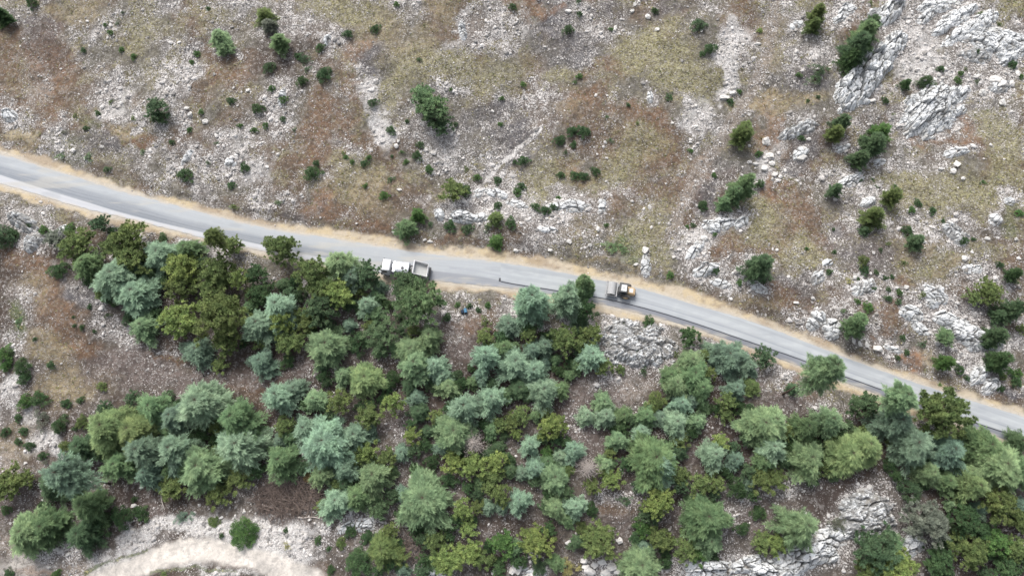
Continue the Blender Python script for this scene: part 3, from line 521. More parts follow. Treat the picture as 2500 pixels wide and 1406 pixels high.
nv_, nf_, nc_ = strip(XS, 290, .3, lambda q: UP(q) - .12 + (fbm(q / .7, q * 0, 3, 9) - .5) * .2, jag(EDGE, .10, 12), 36, .075, seal_new)
tag(link('new_road_layer', mesh('new_road_layer', nv_, nf_, {'seal': nc_}, True), M['road']), kind='structure')
# bitumen face of the new layer: along its lower edge and across its end
bm_v, bm_f = [], []
xs = np.arange(XS, 290, .3); e = jag(EDGE, .10, 12)(xs)
for i, (a, b) in enumerate(zip(xs, e)):
    bm_v += [(a, b, .073), (a, b - .13, .034)]
    if i: k = 2 * i; bm_f.append((k - 2, k - 1, k + 1, k))
tag(link('bitumen_edge', mesh('bitumen_edge', np.array(bm_v), np.array(bm_f)), M['tar']), kind='structure')
y1 = float(EDGE(np.array([XS]))[0]); x_, y2 = plane(1218, 679)
jx = rs.uniform(-.05, .05, 12); yy = np.linspace(y2, y1 - .12, 12)
v = np.concatenate([np.stack([XS - .32 + jx, yy, np.full(12, .036)], 1), np.stack([np.full(12, XS + .06), yy, np.full(12, .082)], 1)])
tag(link('bitumen_edge', mesh('bitumen_edge', v, np.array([(i, i + 1, 13 + i, 12 + i) for i in range(11)])), M['tar']), kind='structure')

# ------------------------------------------------------------------ loose stones, dry grass, brushwood (nobody could count them)
def visible(px, py, m=40): return (px > -m) & (px < 2500 + m) & (py > -m) & (py < 1406 + m)
def ico(seed, sub_=1, sq=.62):
    t = (1 + 5 ** .5) / 2
    v = [(-1,t,0),(1,t,0),(-1,-t,0),(1,-t,0),(0,-1,t),(0,1,t),(0,-1,-t),(0,1,-t),(t,0,-1),(t,0,1),(-t,0,-1),(-t,0,1)]
    f = [(0,11,5),(0,5,1),(0,1,7),(0,7,10),(0,10,11),(1,5,9),(5,11,4),(11,10,2),(10,7,6),(7,1,8),(3,9,4),(3,4,2),(3,2,6),(3,6,8),(3,8,9),(4,9,5),(2,4,11),(6,2,10),(8,6,7),(9,8,1)]
    v = [np.array(q, float) / np.linalg.norm(q) for q in v]
    for _ in range(sub_):
        mid = {}; nf = []
        def g(a, b):
            k = (min(a, b), max(a, b))
            if k not in mid: p = v[a] + v[b]; v.append(p / np.linalg.norm(p)); mid[k] = len(v) - 1
            return mid[k]
        for a, b, c in f:
            d, e, h = g(a, b), g(b, c), g(c, a); nf += [(a, d, h), (b, e, d), (c, h, e), (d, e, h)]
        f = nf
    v = np.array(v); r = np.random.RandomState(seed)
    for _ in range(6 + 3 * sub_):      # flat broken faces: cut by random planes
        nrm = r.normal(size=3); nrm /= np.linalg.norm(nrm); d = v @ nrm; cut = r.uniform(.55, .85)
        v = v - np.outer(np.maximum(d - cut, 0), nrm)
    v = v * (1 + (fbm(v[:, 0] * 2 + seed, v[:, 1] * 2 + v[:, 2] * 3, 3, seed)[:, None] - .5) * .35)
    v[:, 2] *= sq
    return v, np.array(f)
def scatter(n, dens, seed, box=(-118, 118, -52, 74)):
    r = np.random.RandomState(seed)
    x = r.uniform(box[0], box[1], n); y = r.uniform(box[2], box[3], n)
    px, py = topx(x, y, H(x, y)); k = visible(px, py); x, y = x[k], y[k]
    c, st, gr, sand, _, _ = paint(x, y)
    k = (r.rand(len(x)) < dens(st, gr, sand)) & ~((y < UP(x) + .3) & (y > LO(x) - .3))
    return x[k], y[k], st[k], gr[k], c[k], r
T0 = [ico(i, 0, .6) for i in range(6)]
x, y, st, gr, c, r = scatter(230000, lambda s, g, sa: np.clip(s ** 1.7 * 1.1 - .1 * g - sa, .015, 1) * .40, 11)
n = len(x); size = np.exp(r.normal(-1.93, .42, n)) * (1 + .35 * sst(.7, 1, st)); size = np.clip(size, .07, .42); big_ = (st > .72) & (r.rand(n) < .07); size = np.where(big_, r.uniform(.3, .62, n), size)
vv, ff, cc, off = [], [], [], 0
for k in range(6):
    m = np.arange(n) % 6 == k; tv, tf = T0[k]; a = r.uniform(0, 6.28, m.sum()); ca, sa = np.cos(a), np.sin(a); e = r.uniform(.7, 1.3, m.sum())
    P = tv[None] * size[m][:, None, None]; P = np.stack([P[..., 0] * e[:, None], P[..., 1], P[..., 2]], -1)
    Q = np.stack([P[..., 0] * ca[:, None] - P[..., 1] * sa[:, None] + x[m][:, None], P[..., 0] * sa[:, None] + P[..., 1] * ca[:, None] + y[m][:, None], P[..., 2] + H(x[m], y[m])[:, None] + .15 * size[m][:, None]], -1)
    vv.append(Q.reshape(-1, 3)); ff.append((tf[None] + (np.arange(m.sum()) * len(tv))[:, None, None] + off).reshape(-1, 3)); off += Q.shape[0] * Q.shape[1]
    b = np.where(r.rand(m.sum()) < .3, .45, r.uniform(.75, 1.1, m.sum())); cc.append(np.repeat(lin((236, 231, 226), .85)[None] * b[:, None], len(tv), 0))
tag(link('loose_stones', mesh('loose_stones', np.concatenate(vv), np.concatenate(ff), {'stone': np.concatenate(cc)}), M['stone']), kind='stuff',
    label='pale loose stones strewn over the slope and the forest floor', cat='stones')

def blades(P, D, L, W, up=None):
    """P base, D unit direction, L length, W width -> triangles lying broad side to the sky"""
    S = np.cross(D, np.array([0, 0, 1.0]) if up is None else up); S /= np.linalg.norm(S, axis=1, keepdims=True) + 1e-9
    n = len(P); v = np.empty((n, 3, 3)); L = np.asarray(L)[:, None]; W = np.asarray(W)[:, None]
    v[:, 0] = P - S * W * .5; v[:, 1] = P + S * W * .5; v[:, 2] = P + D * L
    return v.reshape(-1, 3), np.arange(3 * n).reshape(n, 3)
x, y, st, gr, c, r = scatter(110000, lambda s, g, sa: np.clip(g * 1.1 - .1 - sa, .0, 1) * .55, 12)
n = len(x); K = 7; X3 = np.repeat(x, K) + r.normal(0, .07, n * K); Y3 = np.repeat(y, K) + r.normal(0, .07, n * K)
az = r.uniform(0, 6.28, n * K); el = r.uniform(.3, 1.2, n * K); D = np.stack([np.cos(az) * np.cos(el), np.sin(az) * np.cos(el), np.sin(el)], 1)
tv, tf = blades(np.stack([X3, Y3, H(X3, Y3) - .01], 1), D, r.uniform(.16, .42, n * K), r.uniform(.05, .11, n * K))
tc_ = np.where((r.rand(n) < .42)[:, None], lin((150, 142, 92)), lin((196, 188, 138))); tc_ = np.where((r.rand(n) < .13)[:, None], lin((110, 122, 62)), tc_)
tc_ = tc_ * r.uniform(.65, 1.25, n)[:, None]
tag(link('dry_grass', mesh('dry_grass', tv, tf, {'tint': np.repeat(tc_, 3 * K, 0)}), M['tuft']), kind='stuff', label='dry yellowish grass tufts growing on the slope above the road', cat='grass')

def sticks(cx, cy, rx, ry, n, L, th, seed, lift=.5, colr=(150, 140, 134)):
    """fallen twigs spread over one spot, as prisms"""
    r = np.random.RandomState(seed); pts = []
    X0, Y0, Z0 = onground(cx, cy); mpp = depth(X0, Y0, Z0) / FPX
    a = r.uniform(0, 6.28, n); q = np.sqrt(r.rand(n)); X1 = X0 + np.cos(a) * q * rx * mpp; Y1 = Y0 + np.sin(a) * q * ry * mpp
    d = r.uniform(0, 6.28, n); l = r.uniform(.4, 1, n) * L; X2 = X1 + np.cos(d) * l; Y2 = Y1 + np.sin(d) * l
    z1 = H(X1, Y1) + r.uniform(.02, lift, n); z2 = H(X2, Y2) + r.uniform(.02, lift, n)
    A = np.stack([X1, Y1, z1], 1); B = np.stack([X2, Y2, z2], 1); D = B - A; S = np.cross(D, [0, 0, 1.]); S /= np.linalg.norm(S, axis=1, keepdims=True)
    t = (r.uniform(.5, 1, n) * th)[:, None]; Vv = np.stack([A - S * t, A + S * t, A + np.array([0, 0, 1.]) * t * 1.6, B - S * t * .5, B + S * t * .5, B + np.array([0, 0, 1.]) * t * .8], 1)
    f = np.array([(0, 3, 5), (0, 5, 2), (1, 2, 5), (1, 5, 4), (0, 1, 4), (0, 4, 3), (0, 2, 1), (3, 4, 5)])
    F_ = (f[None] + (np.arange(n) * 6)[:, None, None]).reshape(-1, 3)
    cc = np.repeat(lin(colr) * r.uniform(.5, 1.15, n)[:, None], 6, 0)
    return Vv.reshape(-1, 3), F_, cc
def join(parts):
    o = 0; V_, F_, C_ = [], [], []
    for v, f, c in parts: V_.append(v); F_.append(f + o); C_.append(c); o += len(v)
    return np.concatenate(V_), np.concatenate(F_), np.concatenate(C_)
GREY = [(100,90,35,50),(130,130,30,40),(920,150,30,50),(1260,335,50,30),(1200,275,60,20),(250,350,50,26),(300,365,30,20),(1400,110,80,30),(1970,350,50,40),(1950,395,25,30),(1720,480,40,30),(1940,205,40,40),(1915,545,18,40),
        (1965,700,25,35),(1970,715,20,30),(2400,800,45,25),(2060,500,40,20),(2150,600,50,25),(480,470,50,14),(680,520,50,18),(620,510,30,14),(1290,590,60,20),(1140,590,70,14),(440,370,20,20),(1060,880,30,20),(960,1390,60,25),(2360,520,30,20),(1500,30,60,20)]
pv, pf, pc = join([sticks(a, b, cx_, cy_, int(cx_ * cy_ * .16), 1.1, .018, 50 + i) for i, (a, b, cx_, cy_) in enumerate(GREY)])
tag(link('dry_twigs', mesh('dry_twigs', pv, pf, {'tint': pc}), M['twig']), kind='stuff', label='grey mats of dead twigs lying on the slope', cat='twigs')
for nm_, a, b, cx_, cy_, nn, lab in (('brushwood_heap', 705, 1215, 88, 42, 900, 'wide heap of grey-brown cut branches above the white scree'),
                                     ('brushwood_heap', 1003, 1335, 40, 34, 130, 'loose scatter of grey branches beside the bright leafy bush by the dirt track'),
                                     ('brushwood_heap', 1345, 1310, 20, 28, 90, 'small reddish heap of dead branches between pale green pine and a white boulder')):
    pv, pf, pc = sticks(a, b, cx_, cy_, nn, 2.6, .055, a, .8, (158, 142, 132))
    tag(link(nm_, mesh(nm_, pv, pf, {'tint': pc}), M['twig']), label=lab, cat='branches')
def log_(x0, y0, x1, y1, rad, lab):
    ax, ay, az_ = onground(x0, y0); bx, by, bz = onground(x1, y1)
    a = np.array([ax, ay, az_ + rad + .12]); b = np.array([bx, by, bz + rad + .12]); d = b - a; s = np.cross(d, [0, 0, 1.]); s /= np.linalg.norm(s); u = np.cross(s, d); u /= np.linalg.norm(u)
    v, f = [], []
    for i in range(8):
        t = i / 7; p = a + d * t + s * math.sin(t * 5 + x0) * rad * 1.2
        for k in range(7):
            an = k / 7 * 6.283; v.append(p + (s * math.cos(an) + u * math.sin(an)) * rad * (1 - .55 * t) * (1 + .15 * math.sin(k * 3 + i)))
    for i in range(7):
        for k in range(7): f.append((i * 7 + k, i * 7 + (k + 1) % 7, (i + 1) * 7 + (k + 1) % 7, (i + 1) * 7 + k))
    v = np.array(v); o = link('fallen_log', mesh('fallen_log', v - a, np.array(f)), M['deadwood'], loc=a); tag(o, lab, 'log', 'fallen logs in the wood')
log_(642, 1229, 684, 1245, .16, 'thin pale log at the left end of the brushwood heap')
log_(730, 1260, 783, 1267, .15, 'pale straight log between the brushwood heap and the white scree')
log_(710, 1184, 735, 1163, .13, 'short leaning log at the top edge of the brushwood heap')
log_(957, 1265, 978, 1271, .13, 'short pale log just below left of the great round cedar')
log_(395, 1195, 402, 1245, .14, 'grey log standing out below the cedar group above white scree')
log_(1930, 1386, 1975, 1380, .12, 'thin grey log lying on the white crackled rock')

# ------------------------------------------------------------------ limestone outcrops
def outcrop(i, px, py, rx, ry, ang, h, lab):
    X0, Y0, Z0 = onground(px, py, h * .5); mpp = depth(X0, Y0, Z0) / FPX
    k = 1 / (cT + .0)                      # slopes are seen a little foreshortened
    gk = 1.22 if (px > 2050 and py < 330) else 1.0; a = rx * mpp * 1.16 * gk; b = ry * mpp * 1.2 * gk; pit = 'pitted' in lab or 'crackled' in lab or 'knob' in lab or 'left' in lab and 'outcrop' in lab; an = math.radians(ang); step = .14 if a * b > 6 else .1
    g1_ = np.arange(-a * 1.25, a * 1.25, step); g2_ = np.arange(-b * 1.3, b * 1.3, step); U, W_ = np.meshgrid(g1_, g2_)
    r0 = np.sqrt((U / a) ** 2 + (W_ / b) ** 2); wn = (fbm(U / 2.2 + i * 9, W_ / 1.3, 4, i) - .5)
    r1 = r0 + wn * .75
    uu = U / 3.0 + wn * .5; ww = W_ / 1.45 + wn * .8
    f1, f2, cid = cell(uu + i * 3.3, ww, 400 + i); g1c, g2c, cid2 = cell(U / 1.3 + i, W_ / .7 + wn, 430 + i)
    if pit: f1, f2, cid = cell(uu * .6 + i * 3.3, ww * .4, 400 + i); g1c, g2c, cid2 = cell(U / .5 + i + wn, W_ / .4 + wn, 430 + i)
    gap = sst(.0, .10, f2 - f1); gap2 = sst(.0, .14, g2c - g1c)
    if pit: gap = .55 + .45 * gap; pits = sst(.40, .47, fbm(U / 1.1, W_ / .8, 4, 88 + i)) * sst(.36, .46, fbm(U / .36, W_ / .3, 2, 99 + i))
    if pit: gap2 = (.55 + .45 * gap2) * sst(.37, .46, fbm(U / .42, W_ / .34, 3, 77 + i)); gap2 = gap2 * (.25 + .75 * pits); cid = .6 + (cid - .5) * .25; f1 = f1 * .15
    prof = np.clip(1 - r1 ** 3, -1, 1)
    slope = (f1 * (cid * 2 - 1)) * .22
    zz = prof * h * (.55 + .45 * cid + slope) * gap + (gap2 - 1) * .22 * h ** .5 + (cid2 - .5) * .18 + (fbm(U * 2.5, W_ * 2.5, 3, i) - .5) * .3 - .12
    zz = np.where(r1 > 1.0, -.5 - (r1 - 1) * 1.5, zz)
    ca, sa_ = math.cos(an), math.sin(an)
    xx = X0 + U * ca - W_ * sa_; yy_ = Y0 + U * sa_ + W_ * ca; z_ = H(xx, yy_) + zz
    ii = np.arange(U.size).reshape(U.shape); f = np.stack([ii[:-1, :-1], ii[:-1, 1:], ii[1:, 1:], ii[1:, :-1]], -1).reshape(-1, 4)
    keep = (r1.ravel()[f] < 1.12).any(1); f = f[keep]; u, inv = np.unique(f, return_inverse=True)
    Vv = np.stack([xx.ravel(), yy_.ravel(), z_.ravel()], 1)[u] - np.array([X0, Y0, Z0])
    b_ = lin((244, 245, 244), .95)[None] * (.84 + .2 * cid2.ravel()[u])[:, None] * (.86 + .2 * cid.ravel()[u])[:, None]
    crevices = (1 - gap * gap2).ravel()[u] * .75                 # darker colour in the cracks and pits
    b_ = b_ + (lin((84, 78, 72)) - b_) * crevices[:, None]
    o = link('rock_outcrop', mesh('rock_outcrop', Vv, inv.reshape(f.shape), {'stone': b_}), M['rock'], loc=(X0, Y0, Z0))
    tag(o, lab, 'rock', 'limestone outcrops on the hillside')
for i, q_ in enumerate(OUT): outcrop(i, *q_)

# ------------------------------------------------------------------ single white boulders
BO = """1389 1325 10 9;1512 1321 9 9;1262 1380 14 22;1300 1400 14 9;1425 1368 9 8;1440 1395 16 10;1452 1378 10 9;1470 1372 12 11;1492 1385 14 12;1478 1398 14 10;1508 1396 9 7;1430 1383 10 9;1720 582 9 8;1575 610 9 10;1553 645 7 5;2355 632 9 9;2482 583 6 5;2040 487 5 5
1944 738 7 5;1985 728 5 5;2213 700 7 6;2190 702 6 5;2085 833 5 9;2100 838 5 9;2118 842 5 9;2142 850 12 10;2328 418 7 9;2337 400 9 11;2298 412 7 6;2352 436 6 6;1870 345 11 12;1880 380 10 9;1866 410 9 10;1885 400 8 8;1892 425 8 7;1845 400 8 6;1905 432 7 6;1830 395 7 5
1770 238 13 8;1788 226 9 7;1850 107 8 4;1713 75 4 5;1388 28 9 7;1543 27 6 8;1502 68 4 10;1605 72 6 6;1330 114 4 4;967 357 6 7;972 344 4 5;975 463 7 5;462 280 9 8;500 297 8 7;455 264 7 5;605 220 6 6;178 368 7 7;207 387 5 5;148 168 3 4;92 185 3 3
248 358 4 5;1642 300 4 4;1700 308 6 6;1582 42 7 8;1550 10 5 6;1010 10 4 6;1590 555 4 6;1586 505 4 9;1680 590 5 4;325 1234 7 6;344 1190 5 3;220 1178 9 5;540 1263 6 5;595 1250 6 4;486 1232 4 4;698 1240 4 3;755 1268 5 4;936 1380 5 5;922 1392 7 9;1205 1395 6 5
1250 1395 10 10;2448 250 9 10;2430 195 13 12;2443 205 14 13;2470 205 7 10;2385 185 12 6;2390 105 8 7;2485 180 7 14;2400 225 10 8;1996 168 5 4;2130 245 8 6;1975 340 6 5;1960 362 8 7;1958 385 13 10;2175 475 4 4;2258 590 5 4;2412 582 7 5;1575 1293 0 0
1036 585 5 4;1050 590 7 4;870 545 4 3;960 566 4 4;1100 1385 0 0;1460 560 6 8;1440 598 5 5;1390 590 7 6;1343 610 6 5;1260 612 7 5;1228 1350 0 0;640 705 0 0;40 560 0 0;60 1130 5 4;38 785 5 4;62 1338 0 0;118 1385 6 4;135 1340 9 5;150 1328 8 5;165 1352 6 5"""
BOS = []
bt = [ico(40 + i, 2, .72) for i in range(7)]; bm_ = [mesh('boulder', v * 1.0, f, {'stone': np.ones((len(v), 3)) * lin((240, 236, 230), .88)}) for v, f in bt]
seen_b = []
for q_ in BO.replace('\n', ';').split(';'):
    px, py, rx, ry = map(float, q_.split())
    if rx < 3: continue
    X0, Y0, Z0 = onground(px, py, .2); mpp = depth(X0, Y0, Z0) / FPX
    o = link('boulder', bm_[len(BOS) % 7], M['stone']); rxm, rym = rx * mpp * 1.05, ry * mpp * 1.1
    an = random.uniform(-.3, .3); o.rotation_euler = (random.uniform(-.2, .2), random.uniform(-.2, .2), an); o.scale = (rxm, rym, .8 * min(rxm, rym) + .1); o.location = (X0, Y0, Z0 + .22 * min(rxm, rym))
    BOS.append(o); sz = 'large' if rx * ry > 110 else 'small' if rx * ry < 30 else 'middling'
    THINGS.append((o, sz + ' white', 'boulder', px, py, 'single white boulders on the hillside'))

# ------------------------------------------------------------------ crowns (unit radius, one mesh per kind and variety; every tree is an object of its own)
def nrm(v): return v / (np.linalg.norm(v, axis=-1, keepdims=True) + 1e-9)
def tubes(segs, sides=5):
    """segs: (p0, p1, r0, r1)"""
    v, f = [], []
    for p0, p1, r0, r1 in segs:
        p0, p1 = np.array(p0, float), np.array(p1, float); d = nrm(p1 - p0); s = np.cross(d, [0.3, .9, .2]); s = nrm(s); u = np.cross(d, s); k = len(v)
        for p, r_ in ((p0, r0), (p1, r1)):
            for i in range(sides): a = i / sides * 6.2832; v.append(p + (s * math.cos(a) + u * math.sin(a)) * r_)
        for i in range(sides): j = (i + 1) % sides; f.append((k + i, k + j, k + sides + j, k + sides + i))
    return np.array(v), np.array(f)
def cedar(seed, ht, prof=.62, base=.12, nb=150, tw=13, bl=10, tip=1.0, lump=.28, droop=.12, fine=1.0):
    r = np.random.RandomState(seed); Ps, Ds, Ls, Ws, Ts = [], [], [], [], []; segs = []
    lob = r.uniform(0, 6.28, 3)
    for i in range(nb):
        t = (i + r.rand()) / nb; t = t ** .85; az = i * 2.39996 + r.normal(0, .25)
        R = (1 - t) ** prof * (1 + lump * (math.sin(2 * az + lob[0] + t * 5) * .4 + math.sin(3 * az + lob[1]) * .45 + math.sin(5 * az + lob[2] - t * 9) * .45)) * r.uniform(.58, 1.16) + .06
        zb = ht * (base + (1 - base) * t); rise = (.05 + .55 * t) * R * r.uniform(.6, 1.3); d0 = np.array([math.cos(az), math.sin(az), 0.])
        curl = r.normal(0, .25); bt = r.uniform(.8, 1.15)
        n = max(4, int(tw * (.3 + R))); u = np.linspace(.15, 1, n)
        P = np.array([0, 0, zb]) + d0 * (R * u)[:, None] + np.array([-d0[1], d0[0], 0]) * (curl * R * u ** 2 * .5)[:, None]; P[:, 2] += rise * u - droop * R * u ** 2.2
        segs.append((np.array([0, 0, zb]), P[-1] * np.array([.97, .97, 1]) , .016 * (.4 + R), .004))
        for j in range(n):
            for sd_ in (-1, 1, 0):
                if sd_ == 0 and j < n - 2: continue
                a2 = az + curl * u[j] + sd_ * r.uniform(.45, .95); L = (.34 * R * (1 - u[j]) ** .55 + .10) * r.uniform(.6, 1.3) * (1.7 if sd_ == 0 else 1)
                d2 = np.array([math.cos(a2), math.sin(a2), r.uniform(-.22, .16)]); m = max(5, int(1.35 * bl * (L / .22 + .3))); w_ = np.sort(r.rand(m)) ** .8
                B = P[j] + d2 * (L * w_)[:, None]; B[:, 2] -= .22 * L * w_ ** 2
                a3 = .55 * a2 + .45 * az + np.where(r.rand(m) < .5, -1, 1) * r.uniform(.05, .65, m); e3 = r.uniform(-.1, .6, m)
                Ps.append(B); Ds.append(np.stack([np.cos(a3) * np.cos(e3), np.sin(a3) * np.cos(e3), np.sin(e3)], 1))
                Ls.append(r.uniform(.07, .165, m) * fine); Ws.append(r.uniform(.009, .018, m) * fine)
                Ts.append(r.uniform(.38, .70) * bt + 1.05 * tip * (w_ * .5 + .5 * u[j]) ** 2 * r.uniform(.7, 1.15, m))  # pale young tips; darker inner needles paint the shade between branches
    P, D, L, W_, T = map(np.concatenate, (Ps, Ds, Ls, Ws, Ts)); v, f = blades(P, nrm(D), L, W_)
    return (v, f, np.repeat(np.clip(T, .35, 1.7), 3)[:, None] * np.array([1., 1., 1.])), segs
def pine(seed, ht, nb=54, tufts=7, bl=44, top=.0, spread=1.0, size=1.0):
    r = np.random.RandomState(seed); Ps, Ds, Ls, Ws, Ts = [], [], [], [], []; segs = []
    lean = r.normal(0, .1, 2)
    for i in range(nb):
        t = ((i + r.rand()) / nb); az = i * 2.39996 + r.normal(0, .4); R = math.sqrt(max(1 - (t * 1.0) ** 2.0, 0)) * r.uniform(.55, 1.05)
        if i % 3 == 0: R *= r.uniform(.3, .7)
        zb = ht * (.30 + .5 * t); end = np.array([math.cos(az) * R + lean[0] * t, math.sin(az) * R + lean[1] * t, ht * (.40 + .56 * t) + r.normal(0, .04)])
        segs.append((np.array([lean[0] * t * .5, lean[1] * t * .5, zb * .85]), end - [0, 0, .05], .022, .006))
        for k in range(tufts):
            c = end + r.normal(0, 1, 3) * np.array([.13, .13, .07]) * spread if k else end
            tn = r.uniform(.75, 1.2); m = bl; a = r.uniform(0, 6.28, m); e = np.arcsin(np.clip(r.uniform(-.15, 1, m), -1, 1)); q = r.uniform(.0, .045, m)[:, None]
            D = np.stack([np.cos(a) * np.cos(e), np.sin(a) * np.cos(e), np.sin(e)], 1)
            Ps.append(c + D * q); Ds.append(D); Ls.append(r.uniform(.07, .12, m) * size); Ws.append(r.uniform(.024, .038, m) * size); Ts.append(np.full(m, tn) * r.uniform(.65, 1.35, m))
            if k: segs.append((end, c, .006, .003))
    P, D, L, W_, T = map(np.concatenate, (Ps, Ds, Ls, Ws, Ts)); v, f = blades(P, D, L, W_)
    return (v, f, np.repeat(T, 3)[:, None] * np.ones(3)), segs
def shrub(seed, ht=.9, nb=42, m=95, lf=1.0, ragged=.25):
    r = np.random.RandomState(seed); Ps, Ds, Ls, Ws, Ts = [], [], [], [], []; segs = []; lob = r.uniform(0, 6.28, 3)
    for i in range(nb):
        t = (i + .5) / nb; az = i * 2.39996 + r.normal(0, .3); rad = math.sqrt(1 - t ** 1.6) * (1 + ragged * math.sin(2 * az + lob[0]) + ragged * .8 * math.sin(3 * az + lob[1])) * r.uniform(.7, 1.0) * .84
        c = np.array([math.cos(az) * rad, math.sin(az) * rad, ht * (.12 + .75 * t) * r.uniform(.8, 1.1)]); segs.append(((c[0] * .1, c[1] * .1, 0), c, .02, .006))
        q = nrm(r.normal(0, 1, (m, 3)) + [0, 0, .5]) ; tn = r.uniform(.7, 1.25)
        Ps.append(c + q * np.array([.17, .17, .13]) * r.uniform(.5, 1.1, m)[:, None]); Ds.append(nrm(q + r.normal(0, .5, (m, 3)))); Ls.append(r.uniform(.05, .10, m) * lf); Ws.append(r.uniform(.028, .05, m) * lf)
        Ts.append(tn * r.uniform(.8, 1.2, m))
    P, D, L, W_, T = map(np.concatenate, (Ps, Ds, Ls, Ws, Ts)); v, f = blades(P, D, L, W_)
    return (v, f, np.repeat(T, 3)[:, None] * np.ones(3)), segs
def dead(seed, ht, nb=48):
    r = np.random.RandomState(seed); segs = []
    for i in range(nb):
        t = (i + .5) / nb; az = i * 2.39996; R = (1 - t) ** .5 * r.uniform(.7, 1.1) + .1; p = np.array([0, 0, ht * (.2 + .78 * t)]); d = np.array([math.cos(az), math.sin(az), .25 + .3 * t]); r0 = .04
        for k in range(4):
            q = p + (d + r.normal(0, .12, 3)) * R / 4; segs.append((p, q, r0, r0 * .7)); r0 *= .7
            for _ in range(4):
                a = az + r.choice([-1, 1]) * r.uniform(.5, 1.1); segs.append((q, q + np.array([math.cos(a), math.sin(a), .15]) * R * .28 * r.uniform(.5, 1.2), r0 * .5, .003))
            p = q
    return segs
def trunk_mesh(name, ht, segs, th=.045, bend=.04, seed=0, depth_=.5):
    r = np.random.RandomState(seed); v, f = [], []; n, k = 9, 8; ph = r.uniform(0, 6.28)
    for i in range(n):
        t = i / (n - 1); z_ = ht * (t * .96) - depth_ * (i == 0) * .15; c = np.array([math.sin(t * 3 + ph) * bend, math.cos(t * 2.4 + ph) * bend, z_]) - (np.array([math.sin(ph), math.cos(ph), 0]) * bend)
        for j in range(k): a = j / k * 6.2832; rr = th * ((1 - t) ** .8 * (1.5 if i == 0 else 1) + .06) * (1 + .1 * math.sin(j * 2.3 + i)); v.append(c + np.array([math.cos(a), math.sin(a), 0]) * rr)
    for i in range(n - 1):
        for j in range(k): f.append((i * k + j, i * k + (j + 1) % k, (i + 1) * k + (j + 1) % k, (i + 1) * k + j))
    v = np.array(v); f = np.array(f)
    if segs:
        tv, tf = tubes(segs); f = np.concatenate([f, tf + len(v)]); v = np.concatenate([v, tv])
    return mesh(name, v, f, smooth=True)
KIND = {}
def reg(kind, i, built, ht, th, mat='bark'):
    (v, f, t), segs = built
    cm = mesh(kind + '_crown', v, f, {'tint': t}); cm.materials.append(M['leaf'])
    tm = trunk_mesh(kind + '_trunk', ht, segs, th, seed=i); tm.materials.append(M[mat]); KIND.setdefault(kind, []).append((cm, tm, ht))
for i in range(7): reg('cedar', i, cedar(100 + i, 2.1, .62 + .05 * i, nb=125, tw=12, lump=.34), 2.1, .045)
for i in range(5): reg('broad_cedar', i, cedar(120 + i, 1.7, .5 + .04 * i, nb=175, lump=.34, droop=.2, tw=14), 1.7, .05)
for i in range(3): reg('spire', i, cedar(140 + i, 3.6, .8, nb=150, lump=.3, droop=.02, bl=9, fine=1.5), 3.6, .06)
for i in range(4): reg('pine', i, pine(160 + i, 2.0), 2.0, .05)
for i in range(2): reg('small_pine', i, pine(170 + i, 2.0, nb=34, tufts=5, bl=26, size=1.5), 2.0, .05)
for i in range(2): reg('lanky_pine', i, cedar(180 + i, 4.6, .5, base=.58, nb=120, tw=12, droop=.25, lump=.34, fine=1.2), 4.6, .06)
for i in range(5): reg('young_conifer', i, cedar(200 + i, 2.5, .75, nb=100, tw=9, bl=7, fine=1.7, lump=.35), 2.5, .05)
for i in range(5): reg('shrub', i, shrub(220 + i), .5, .04)
for i in range(3): reg('leafy_bush', i, shrub(240 + i, .95, 60, 120, .8, .08), .5, .04)
for i in range(3): reg('thin_shrub', i, shrub(250 + i, .8, 26, 60, 1.1, .4), .5, .04)
for i in range(2):
    sg = dead(260 + i, 1.6); KIND.setdefault('dead_tree', []).append((None, trunk_mesh('dead_trunk', 1.6, sg, .05, seed=i), 1.6))
PAL = {'silver': ((154,186,150), 'silvery blue-green'), 'blue': ((132,162,134), 'dull blue-green'), 'green': ((120,152,100), 'mid green'), 'pale': ((144,174,122), 'pale green'), 'lime': ((146,170,106), 'light yellow-green'),
       'deep': ((94,122,82), 'deep green'), 'olive': ((118,138,74), 'olive green'), 'yellow': ((142,164,82), 'yellowish olive'), 'dark': ((82,114,68), 'dark green'), 'bright': ((92,132,64), 'bright green'),
       'grey': ((130,136,116), 'grey-green'), 'rust': ((168,142,88), 'orange-tinged'), 'straw': ((176,172,104), 'straw-yellow')}
WORD = {'cedar': 'cedar', 'broad_cedar': 'broad cedar', 'spire': 'slender fir', 'pine': 'pine', 'small_pine': 'small pine', 'lanky_pine': 'lanky pine', 'young_conifer': 'young conifer', 'shrub': 'shrub', 'leafy_bush': 'leafy bush',
        'thin_shrub': 'thin shrub', 'dead_tree': 'dead tree'}
NAME = {'cedar': 'cedar_tree', 'broad_cedar': 'cedar_tree', 'spire': 'fir_tree', 'pine': 'pine_tree', 'small_pine': 'pine_tree', 'lanky_pine': 'pine_tree', 'young_conifer': 'young_conifer', 'shrub': 'shrub', 'leafy_bush': 'bush', 'thin_shrub': 'shrub', 'dead_tree': 'dead_tree'}
CAT = {'cedar': 'cedar', 'broad_cedar': 'cedar', 'spire': 'fir', 'pine': 'pine', 'small_pine': 'pine', 'lanky_pine': 'pine', 'young_conifer': 'conifer', 'shrub': 'shrub', 'leafy_bush': 'bush', 'thin_shrub': 'shrub', 'dead_tree': 'dead tree'}
